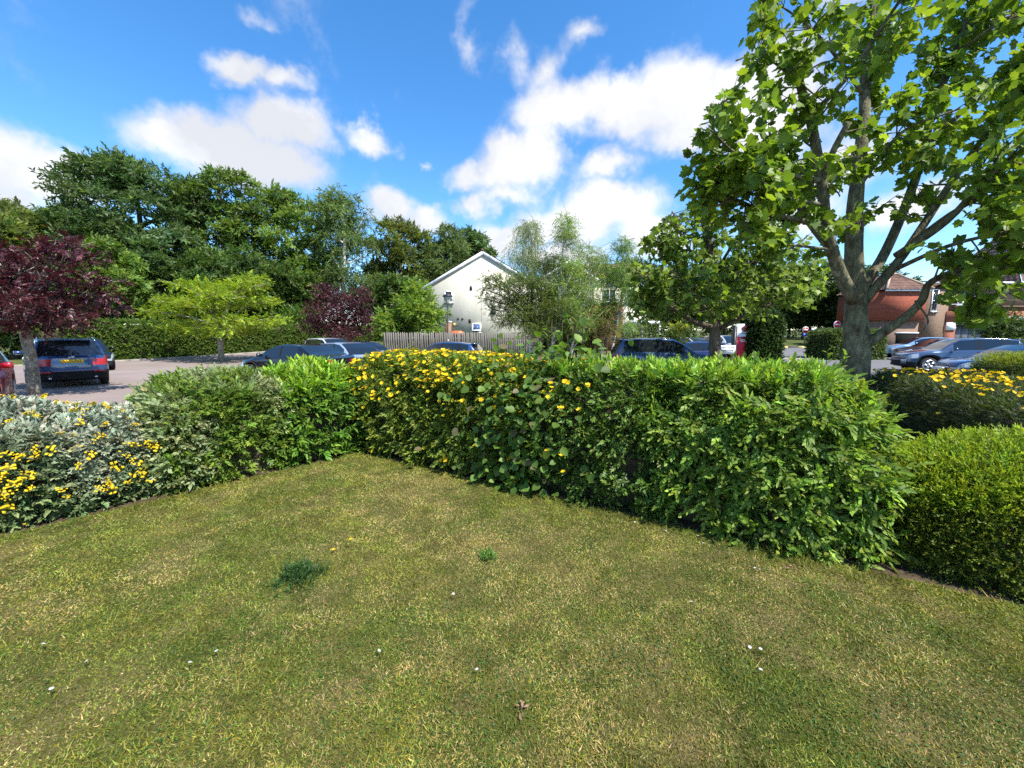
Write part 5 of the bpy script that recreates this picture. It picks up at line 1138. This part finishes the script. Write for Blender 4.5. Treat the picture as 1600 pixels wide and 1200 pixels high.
for k in range(4):
    a = np.array([PXD(1393, 27) + 1.2 - k * 2.4 * .37, 26.6 - k * 2.4 * .93]); t = tag(obj('road_marking', new_mesh('road_marking', MB().box(0, 4.8, -.05, .05, -.006, .004).V, MB().box(0, 4.8, -.05, .05, -.006, .004).F, M_LINE), None, (a[0], a[1], gzf(a[1]) + .012), (0, 0, math.atan2(-.37, .93))), kind='structure')
# ------------------------------------------------------------------ cars
M_TYRE = mat('tyre_rubber', (.012, .012, .012), .85); M_RIM = mat('alloy_rim', (.55, .56, .58), .28, .9); M_TRIM = mat('black_bumper_trim', (.012, .012, .013), .75, 0, .2)
M_CGLASS = mat('car_glass', (.010, .013, .016), .03, 0, .9); M_LAMPW = mat('headlight_lens', (.45, .50, .55), .08, .3, .8); M_LAMPR = mat('tail_light_lens', (.35, .012, .012), .12, 0, .8)
M_CHROME = mat('chrome', (.7, .7, .72), .12, 1); M_PLATEY = mat('yellow_number_plate', (.80, .52, .02), .4); M_PLATEW = mat('white_number_plate', (.75, .76, .74), .4)
def paint(name, c): return mat(name, c, .28, .35, .5, 1.0)
SUV = dict(L=4.5, W=1.84, H=1.66, gc=.22, wr=.355, xf=.90, xr=3.62, cowl=1.30, rf=2.05, rr=4.02, tail=4.40,
           top=[(0, .62), (.04, .84), (.25, .92), (1.0, 1.03), (1.30, 1.08), (1.70, 1.40), (2.05, 1.59), (2.7, 1.655), (3.5, 1.64), (4.02, 1.58), (4.28, 1.25), (4.40, 1.06), (4.5, 1.0)],
           belt=[(0, .60), (.04, .80), (.25, .87), (1.0, .98), (1.6, 1.00), (3.2, 1.05), (4.3, 1.06), (4.40, 1.02), (4.5, .95)], win=[(1.75, 2.62), (2.70, 3.45), (3.53, 4.0)], clad=True)
HATCH = dict(L=4.2, W=1.79, H=1.47, gc=.17, wr=.325, xf=.86, xr=3.42, cowl=1.12, rf=1.95, rr=3.70, tail=4.10,
             top=[(0, .55), (.04, .68), (.25, .78), (.9, .92), (1.12, .97), (1.55, 1.24), (1.95, 1.42), (2.4, 1.468), (3.1, 1.45), (3.70, 1.37), (3.95, 1.12), (4.10, .98), (4.2, .92)],
             belt=[(0, .53), (.04, .64), (.25, .73), (.9, .87), (1.5, .90), (3.0, .96), (4.0, .97), (4.10, .94), (4.2, .87)], win=[(1.50, 2.30), (2.38, 3.15), (3.25, 3.62)], clad=False)
SALOON = dict(L=4.6, W=1.82, H=1.43, gc=.16, wr=.33, xf=.88, xr=3.70, cowl=1.25, rf=2.05, rr=3.30, tail=4.05,
              top=[(0, .55), (.04, .68), (.25, .77), (1.0, .90), (1.25, .95), (1.65, 1.21), (2.05, 1.385), (2.5, 1.43), (2.9, 1.42), (3.30, 1.36), (3.75, 1.14), (4.05, 1.02), (4.5, .98), (4.6, .92)],
              belt=[(0, .53), (.04, .64), (.25, .72), (1.0, .85), (1.6, .89), (3.0, .93), (4.0, .97), (4.5, .94), (4.6, .86)], win=[(1.58, 2.40), (2.48, 3.25)], clad=False)
def car(kind, label, paint_, loc, front, lamps=True, rails=False, plate=None, rear_detail=False, spokes=5, name='parked_car', silver_roofline=False):
    """front: direction the bonnet points (x, y)"""
    S = kind; L_, W_ = S['L'], S['W']; t = thing(name, label, 'car', loc, math.atan2(front[1], front[0]), 'cars parked in the car park')
    ar = S['wr'] + .07
    keys = [q[0] for q in S['top']] + [a for w in S['win'] for a in w] + [S['cowl'], S['rf'], S['rr'], S['tail']]
    for xw in (S['xf'], S['xr']): keys += [xw + ar * math.cos(a) for a in np.linspace(0, math.pi, 9)]
    xs = np.unique(np.round(np.concatenate([np.linspace(0, L_, 30), keys]), 3)); xs = xs[(np.diff(np.concatenate([[-1], xs])) > .012)]; xs[-1] = L_
    it = lambda tb, x: np.interp(x, [q[0] for q in tb], [q[1] for q in tb])
    zt, zb = it(S['top'], xs), it(S['belt'], xs); zt = np.maximum(zt, zb + .025)
    hw = W_ / 2 * np.interp(xs, [0, .12, .5, 1.0, L_ - 1, L_ - .35, L_ - .08, L_], [.80, .89, .965, 1, 1, .975, .92, .86])
    bot = np.full(len(xs), S['gc']); 
    for xw in (S['xf'], S['xr']):
        q = ar ** 2 - (xs - xw) ** 2; bot = np.where(q > 0, np.maximum(bot, S['wr'] + np.sqrt(np.maximum(q, 0)) * .98), bot)
    bot = np.minimum(bot, zb - .1); bot = np.where((xs < .2) | (xs > L_ - .2), S['gc'] + .06, bot)
    ring = []
    for k in range(len(xs)):
        b, e, p, w = bot[k], zb[k], zt[k], hw[k]; r_ = []
        for f, y in ((0, .945), (.14, .985), (.40, 1.0), (.68, .995), (.88, .978), (1, .95)): r_.append((w * y, b + (e - b) * f))
        dz = p - e; tw = min(.34 * dz, .19)
        for f in (.10, .5, .90): r_.append((w * .945 - tw * f, e + dz * f * .98))
        yr = w * .945 - tw - min(.05, dz * .35); r_ += [(yr, e + dz * .965), (yr * .55, e + dz * .995), (0, p)]
        ring.append(r_)
    ring = np.array(ring); nr = 12; full = np.concatenate([ring, ring[:, -2::-1] * np.array([-1, 1])], 1); m = full.shape[1]
    V = np.zeros((len(xs), m, 3)); V[:, :, 0] = xs[:, None]; V[:, :, 1:] = full
    # round the ends in plan and let the nose and tail rake
    yy = np.abs(V[:, :, 1]) / (W_ / 2); zz = V[:, :, 2]
    wf = np.clip(1 - V[:, :, 0] / .55, 0, 1) ** 2; wr_ = np.clip(1 - (L_ - V[:, :, 0]) / .5, 0, 1) ** 2
    V[:, :, 0] += wf * (.16 * yy ** 2 + .12 * np.clip(zz - .55, 0, 1)) ; V[:, :, 0] -= wr_ * (.13 * yy ** 2 + .16 * np.clip(zz - .75, 0, 1) + .10 * np.clip(.55 - zz, 0, 1))
    V[:, :, 0] = L_ / 2 - V[:, :, 0]                      # bonnet towards +x
    Vl = V.reshape(-1, 3).tolist(); G_ = {}
    def put(g, f): G_.setdefault(g, []).append(f)
    for k in range(len(xs) - 1):
        xm = (xs[k] + xs[k + 1]) / 2
        for j in range(m - 1):
            jj = min(j, m - 2 - j); g = 'body'; side = 'l' if j < nr - 1 else 'r'; zc = (full[k][j][1] + full[k + 1][j + 1][1]) / 2
            f = (k * m + j, (k + 1) * m + j, (k + 1) * m + j + 1, k * m + j + 1)
            if 9 <= jj <= 10 and S['cowl'] < xm < S['rf']: g = 'windscreen'
            elif 9 <= jj <= 10 and S['rr'] + .05 < xm < S['tail'] - .02: g = 'rear_window'
            elif 6 <= jj <= 7 and any(a < xm < b for a, b in S['win']): g = 'side_window_' + side + str([a < xm < b for a, b in S['win']].index(True))
            elif 6 <= jj <= 7 and S['win'][0][0] < xm < S['win'][-1][1]: g = 'pillar_' + side + str(sum(xm > b for a, b in S['win']))
            elif jj in (3, 4) and xm < .50: g = 'head_' + side
            elif jj in (3, 4) and xm > L_ - .38: g = 'tail_' + side
            elif jj <= (1 if S['clad'] else 0) or (S['clad'] and (xm < .25 or xm > L_ - .25) and zc < .48): g = 'bumper'
            put(g, f)
        put('bumper', (k * m, k * m + m - 1, (k + 1) * m + m - 1, (k + 1) * m))
    for end, k in (('f', 0), ('r', len(xs) - 1)):          # nose and tail panels as grids
        rows = []
        for j in range(0, 10):
            a, b = V[k][j], V[k][m - 1 - j]; cs = np.linspace(0, 1, 11); bulge = (.10 if end == 'r' else .12) * (1 - (2 * cs - 1) ** 2) * (-1 if end == 'r' else 1)
            pr = a[None] * (1 - cs[:, None]) + b[None] * cs[:, None]; pr[:, 0] += bulge; s = len(Vl); Vl += pr.tolist(); rows.append(s)
        for j in range(9):
            for c_ in range(10):
                f = (rows[j] + c_, rows[j] + c_ + 1, rows[j + 1] + c_ + 1, rows[j + 1] + c_); g = 'body'; zc = (Vl[f[0]][2] + Vl[f[2]][2]) / 2; side = 'l' if c_ < 5 else 'r'; edge = c_ in (0, 1, 8, 9)
                if edge and j in (3, 4): g = ('head_' if end == 'f' else 'tail_') + side
                elif end == 'f' and j in (2, 3) and not edge: g = 'grille'
                elif j <= (1 if S['clad'] else 0): g = 'bumper'
                put(g, f if end == 'f' else f[::-1])
        top = [rows[9] + c_ for c_ in range(11)] + [k * m + j for j in range(m - 10, 8, -1)]; put('body', top)
    Va = np.array(Vl)
    def mk(nm, g, mt):
        if g not in G_: return None
        fs = G_[g]; ids = sorted({i for f in fs for i in f}); mp_ = {i: n for n, i in enumerate(ids)}
        return obj(nm, new_mesh(nm, Va[ids], [tuple(mp_[i] for i in f) for f in fs], mt, None, True), t)
    mk('body', 'body', paint_)
    for g in sorted(G_):
        if g.startswith('side_window'): mk('side_window', g, M_CGLASS)
        elif g.startswith('pillar'): mk('window_pillar', g, M_TRIM)
    for nm, g, mt in (('windscreen', 'windscreen', M_CGLASS), ('rear_window', 'rear_window', M_CGLASS), ('bumper', 'bumper', M_TRIM), ('grille', 'grille', M_TRIM),
                      ('headlight', 'head_l', M_LAMPW), ('headlight', 'head_r', M_LAMPW), ('tail_light', 'tail_l', M_LAMPR), ('tail_light', 'tail_r', M_LAMPR)): mk(nm, g, mt)
    for xw in (S['xf'], S['xr']):
        for s in (-1, 1):
            Mw = Matrix.Translation((L_ / 2 - xw, s * (W_ / 2 - .115), S['wr'])) @ Matrix.Rotation(R(-90 * s), 4, 'X'); r_ = S['wr']
            w = MB().lathe([(r_ * .66, -.10), (r_ * .93, -.10), (r_, -.06), (r_, .06), (r_ * .93, .10), (r_ * .66, .10)], 24, Mw).build('wheel', M_TYRE, t, True)
            rm = MB().lathe([(r_ * .70, .07), (r_ * .70, .105), (r_ * .62, .105), (r_ * .60, .06)], 24, Mw)
            for k in range(spokes):
                for q in (-.13, .13):
                    a = 2 * math.pi * k / spokes + q; rm.box(r_ * .1, r_ * .66, -.026, .026, .07, .102, Mw @ Matrix.Rotation(a, 4, 'Z'))
            rm.lathe([(r_ * .16, .06), (r_ * .16, .104), (r_ * .08, .106)], 12, Mw); rm.build('rim', M_RIM, w)
    for s in (-1, 1):
        x = L_ / 2 - S['win'][0][0] - .02; zm = it(S['belt'], S['win'][0][0]) + .07; y = s * (W_ / 2 - .02)
        b = MB(); q = s
        V2 = [(x + dx_, y + q * dy_, zm + dz_) for dx_, dy_, dz_ in ((.02, 0, .0), (.10, .16, -.02), (.06, .22, .0), (-.02, .21, .0), (-.03, .02, .01), (.02, 0, .10), (.09, .15, .13), (.05, .21, .11), (-.02, .20, .11), (-.03, .02, .10))]
        b.add(V2, [(4, 3, 2, 1, 0), (5, 6, 7, 8, 9)] + [(k, (k + 1) % 5, (k + 1) % 5 + 5, k + 5) for k in range(5)]); b.build('wing_mirror', paint_, t)
    if rails or silver_roofline:
        for s in (-1, 1):
            pts = [];
            for x in np.linspace(S['rf'] + .1, S['rr'] - .05, 8): e, p = it(S['belt'], x), it(S['top'], x); w = W_ / 2; dz = p - e; pts.append((L_ / 2 - x, s * (w * .945 - min(.34 * dz, .19) - .03), p + (.03 if rails else -.03)))
            pts[0] = (pts[0][0], pts[0][1], pts[0][2] - .05); pts[-1] = (pts[-1][0], pts[-1][1], pts[-1][2] - .05); MB().tube(pts, .016, 6).build('roof_rail', M_CHROME, t, True)
    if S is not SALOON: MB().box(-L_ / 2 + (L_ - S['rr']) - .22, -L_ / 2 + (L_ - S['rr']) + .04, -.52, .52, it(S['top'], S['rr']) - .012, it(S['top'], S['rr']) + .022).build('roof_spoiler', paint_, t)
    xr_ = -L_ / 2 - .105; xf_ = L_ / 2 + .125
    if plate and plate[0] == 'rear':
        pz = .88 if kind is SUV else .75
        pp = MB().box(xr_ + .10 - .02, xr_ + .10 + .03, -.26, .26, pz - .055, pz + .055).build('number_plate', M_PLATEY, t)
        text('registration', plate[1], .095, M_BLACK, pp, (xr_ + .10 - .022, 0, pz), (R(90), 0, R(-90)), ext=.001)
    if plate and plate[0] == 'front': MB().box(xf_ - .06, xf_ + .005, -.26, .26, .40, .51).build('number_plate', M_PLATEW, t)
    return t
def at(px, depth): return (PXD(px, depth), depth, gzf(depth))
def ahead(loc, front, L_): f = Vector((*front, 0)).normalized(); return (loc[0] + f.x * L_ / 2, loc[1] + f.y * L_ / 2, loc[2])     # loc is the rear, returns centre
def behind(loc, front, L_): f = Vector((*front, 0)).normalized(); return (loc[0] - f.x * L_ / 2, loc[1] - f.y * L_ / 2, loc[2])   # loc is the nose
P_NAVY = paint('navy_blue_paint', (.020, .060, .170)); P_BLACK = paint('black_paint', (.008, .009, .012)); P_SILVER = paint('silver_paint', (.50, .53, .58)); P_LBLUE = paint('pale_blue_paint', (.22, .38, .60))
P_RED = paint('red_paint_metallic', (.36, .008, .016)); P_SBLUE = paint('silver_blue_paint', (.34, .42, .54)); P_DBLUE = paint('deep_blue_paint', (.018, .036, .15)); P_WHITE = paint('white_paint_gloss', (.72, .74, .76)); P_SLATE = paint('slate_blue_paint', (.035, .070, .145))
rr_ = at(108, 13.2); fr_ = (rr_[0] + 1.2, rr_[1] + .6); fr_ = (-.80, .60)
k = car(SUV, 'dark blue off-roader seen from behind with a yellow number plate, beside purple tree', P_NAVY, ahead(rr_, fr_, 4.5), fr_, rails=True, plate=('rear', 'EJ69 NMD'))
MB().lathe([(.075, 0), (.075, .012)], 16, Matrix.Translation((-2.25 + .02, 0, 1.015)) @ Matrix.Rotation(R(-90), 4, 'Y') @ Matrix.Diagonal((.45, 1, 1, 1))).build('badge', M_CHROME, k)
for s in (-1, 1):
    MB().box(-2.245, -2.16, s * .62 - .13, s * .62 + .13, .50, .56).build('reflector', M_LAMPR, k)
    MB().tube([(-2.24, s * .52, .33), (-2.1, s * .52, .33)], .035, 8).build('exhaust_tip', M_CHROME, k)
car(SUV, 'black car parked beyond the dark blue off-roader, only its side showing', P_BLACK, ahead(at(139, 19.6), (-.80, .60), 4.5), (.80, -.60))
car(HATCH, 'red car nosing into the left edge of the picture', P_RED, behind(at(-150, 7.4), (.72, -.69), 4.2), (.72, -.69), plate=('front', ''))
car(SALOON, 'black saloon whose roof shows just above the pale variegated hedge', P_BLACK, (PXD(462, 15.5), 15.5, 0), (-.93, .37))
car(HATCH, 'silver-blue car with its windscreen facing the hedge, left of the flowers', P_SBLUE, (PXD(548, 17), 17.2, 0), (.80, -.60))
car(HATCH, 'dark blue car partly hidden behind the silver-blue car', P_DBLUE, (PXD(572, 20.5), 20.5, 0), (.80, -.60))
car(SUV, 'white car parked below the smaller purple tree', P_WHITE, (PXD(519, 24), 24, 0), (.80, -.60))
car(HATCH, 'dark blue car in front of the picket fence', P_NAVY, (PXD(692, 19.5), 19.5, 0), (-.97, .2))
car(SUV, 'dark car side-on behind the hedge, left of the smaller plane trunk', P_SLATE, (PXD(1032, 16.2) + .2, 16.2, 0), (1, -.12), silver_roofline=True)
car(HATCH, 'royal blue car tail behind the smaller plane trunk', P_DBLUE, (PXD(1078, 21), 21.2, 0), (-.98, .2))
car(HATCH, 'white car in the far row, left of the plane trunk', P_WHITE, (PXD(1085, 30.5), 30.5, gzf(30)), (.3, -1))
car(HATCH, 'pale silver car in the far row behind the yellow sapling', P_SILVER, (PXD(1052, 31), 30.7, gzf(30)), (.3, -1))
v = car(SUV, 'white van with red stripes in the far row, above the parking sign', P_WHITE, (PXD(1141, 29), 29.3, gzf(29)), (.15, -1), name='parked_van')
for s in (-.3, .3): MB().box(2.22, 2.36, s - .08, s + .08, .62, .80).build('red_stripe', M_RED, v)
fA = (-.93, .37)
car(SUV, 'dark slate-blue car side-on with bright alloy wheels, beyond the flowering hedge', P_SLATE, behind(at(1403, 20.2), fA, 4.5), fA, silver_roofline=True)
car(HATCH, 'black car between the slate-blue and the pale blue cars', P_BLACK, behind(at(1402, 27.5), fA, 4.2), fA)
car(HATCH, 'pale blue hatchback in front of the brick building', P_LBLUE, behind(at(1380, 30), fA, 4.2), fA, plate=('front', ''))
car(SALOON, 'dark blue car half hidden behind the square clipped hedge', P_NAVY, behind(at(1478, 15.8), fA, 4.6), fA, plate=('front', ''))

# ------------------------------------------------------------------ small things on the lawn
DAISY = flower_mesh('petals', 11, .011, (.80, .80, .78), (.75, .5, .05), .12, .16)
for (x, y) in ((992, 826), (1098, 860), (1040, 840), (1186, 902), (1178, 900), (968, 800), (916, 828), (1187, 1031), (1170, 1028), (1188, 1064), (593, 1034), (745, 1063), (709, 942), (71, 1022), (137, 1050), (74, 1079), (82, 1095), (340, 1034), (298, 1052), (1079, 954), (1010, 815), (1090, 848)):
    g = G(x, y); d = thing('daisy', 'white lawn daisy in short grass', 'flower', (g[0], g[1], .02), random.uniform(0, 6), 'daisies dotted over the lawn')
    MB().tube([(0, 0, 0), (.003, 0, .022), (0, .002, .040)], .0012, 4).build('stalk', M_TWIG, d); obj('flower_head', DAISY, d, (0, .002, .041), (random.gauss(.15, .2), random.gauss(0, .2), 0), ).scale = (.85,) * 3
DAND = flower_mesh('petals', 14, .016, (.85, .60, .01), (.8, .5, .01), .35, .12)
for (x, y, hh, lb_) in ((549, 864, .09, 'taller yellow dandelion on a thin stalk above the dark clump'), (521, 869, .03, 'shorter yellow dandelion close to the dark clump'), (40, 828, .03, 'single yellow flower lying at the foot of the grey shrub')):
    g = G(x, y); d = thing('dandelion', lb_, 'flower', (g[0], g[1], .02)); MB().tube([(0, 0, 0), (.004, 0, hh * .6), (0, .003, hh)], .0016, 4).build('stalk', M_TWIG, d); obj('flower_head', DAND, d, (0, .003, hh))
def weed(px, py, r_, n, base, tip, label, seed, hgt=.05):
    g = G(px, py); t = thing('weed_clump', label, 'weed', (0, 0, 0)); q = rng.normal(0, r_ * .5, (n, 2)); pos = np.concatenate([q + g, np.full((n, 1), .022)], 1); pos[:, 2] += rng.uniform(0, hgt, n) * np.exp(-(q ** 2).sum(1) / (r_ * r_))
    L = Leaves(); scatter_sprigs(L, SPR_PRIV, pos, unit(rdir(n) * .6 + [0, 0, .7]), unit(rdir(n) + [0, -.3, .5]), rng.uniform(.3, .55, n), base, tip); L.build('foliage', M_LEAF, t, None)
weed(466, 912, .12, 240, (.030, .070, .018), (.065, .125, .03), 'dense dark green weed clump standing out of the lawn', 1, .09)
weed(762, 876, .06, 50, (.08, .16, .03), (.13, .22, .04), 'small bright green rosette weed in the middle of the lawn', 2, .02)
M_DEAD = noisy(mat('dead_leaf', rough=.9), (.16, .09, .05), (.30, .20, .12), 20)
for (x, y, s, lb_) in ((820, 1118, .03, 'pale tuft of dead debris in the near grass'), (1240, 893, .05, 'brown twig and dead leaves at the hedge foot'), (586, 712, .05, 'dry brown leaves under the hedge corner'), (630, 716, .05, 'dry brown leaves under the yellow-flowered hedge')):
    g = G(x, y); t = thing('leaf_litter', lb_, 'litter', (g[0], g[1], .02)); n = 14; pos = np.concatenate([rng.normal(0, s * .55, (n, 2)), rng.uniform(.004, .02, (n, 1))], 1)
    X, Y, Z = frames(rdir(n) * [1, 1, .3], rdir(n) * .5 + [0, 0, 1]); V, F = batch(*LEAF_D, pos, X, Y, Z, rng.uniform(.015, .03, n)); obj('dead_leaves', new_mesh('dead_leaves', V, F, M_DEAD), t)['kind'] = 'stuff'
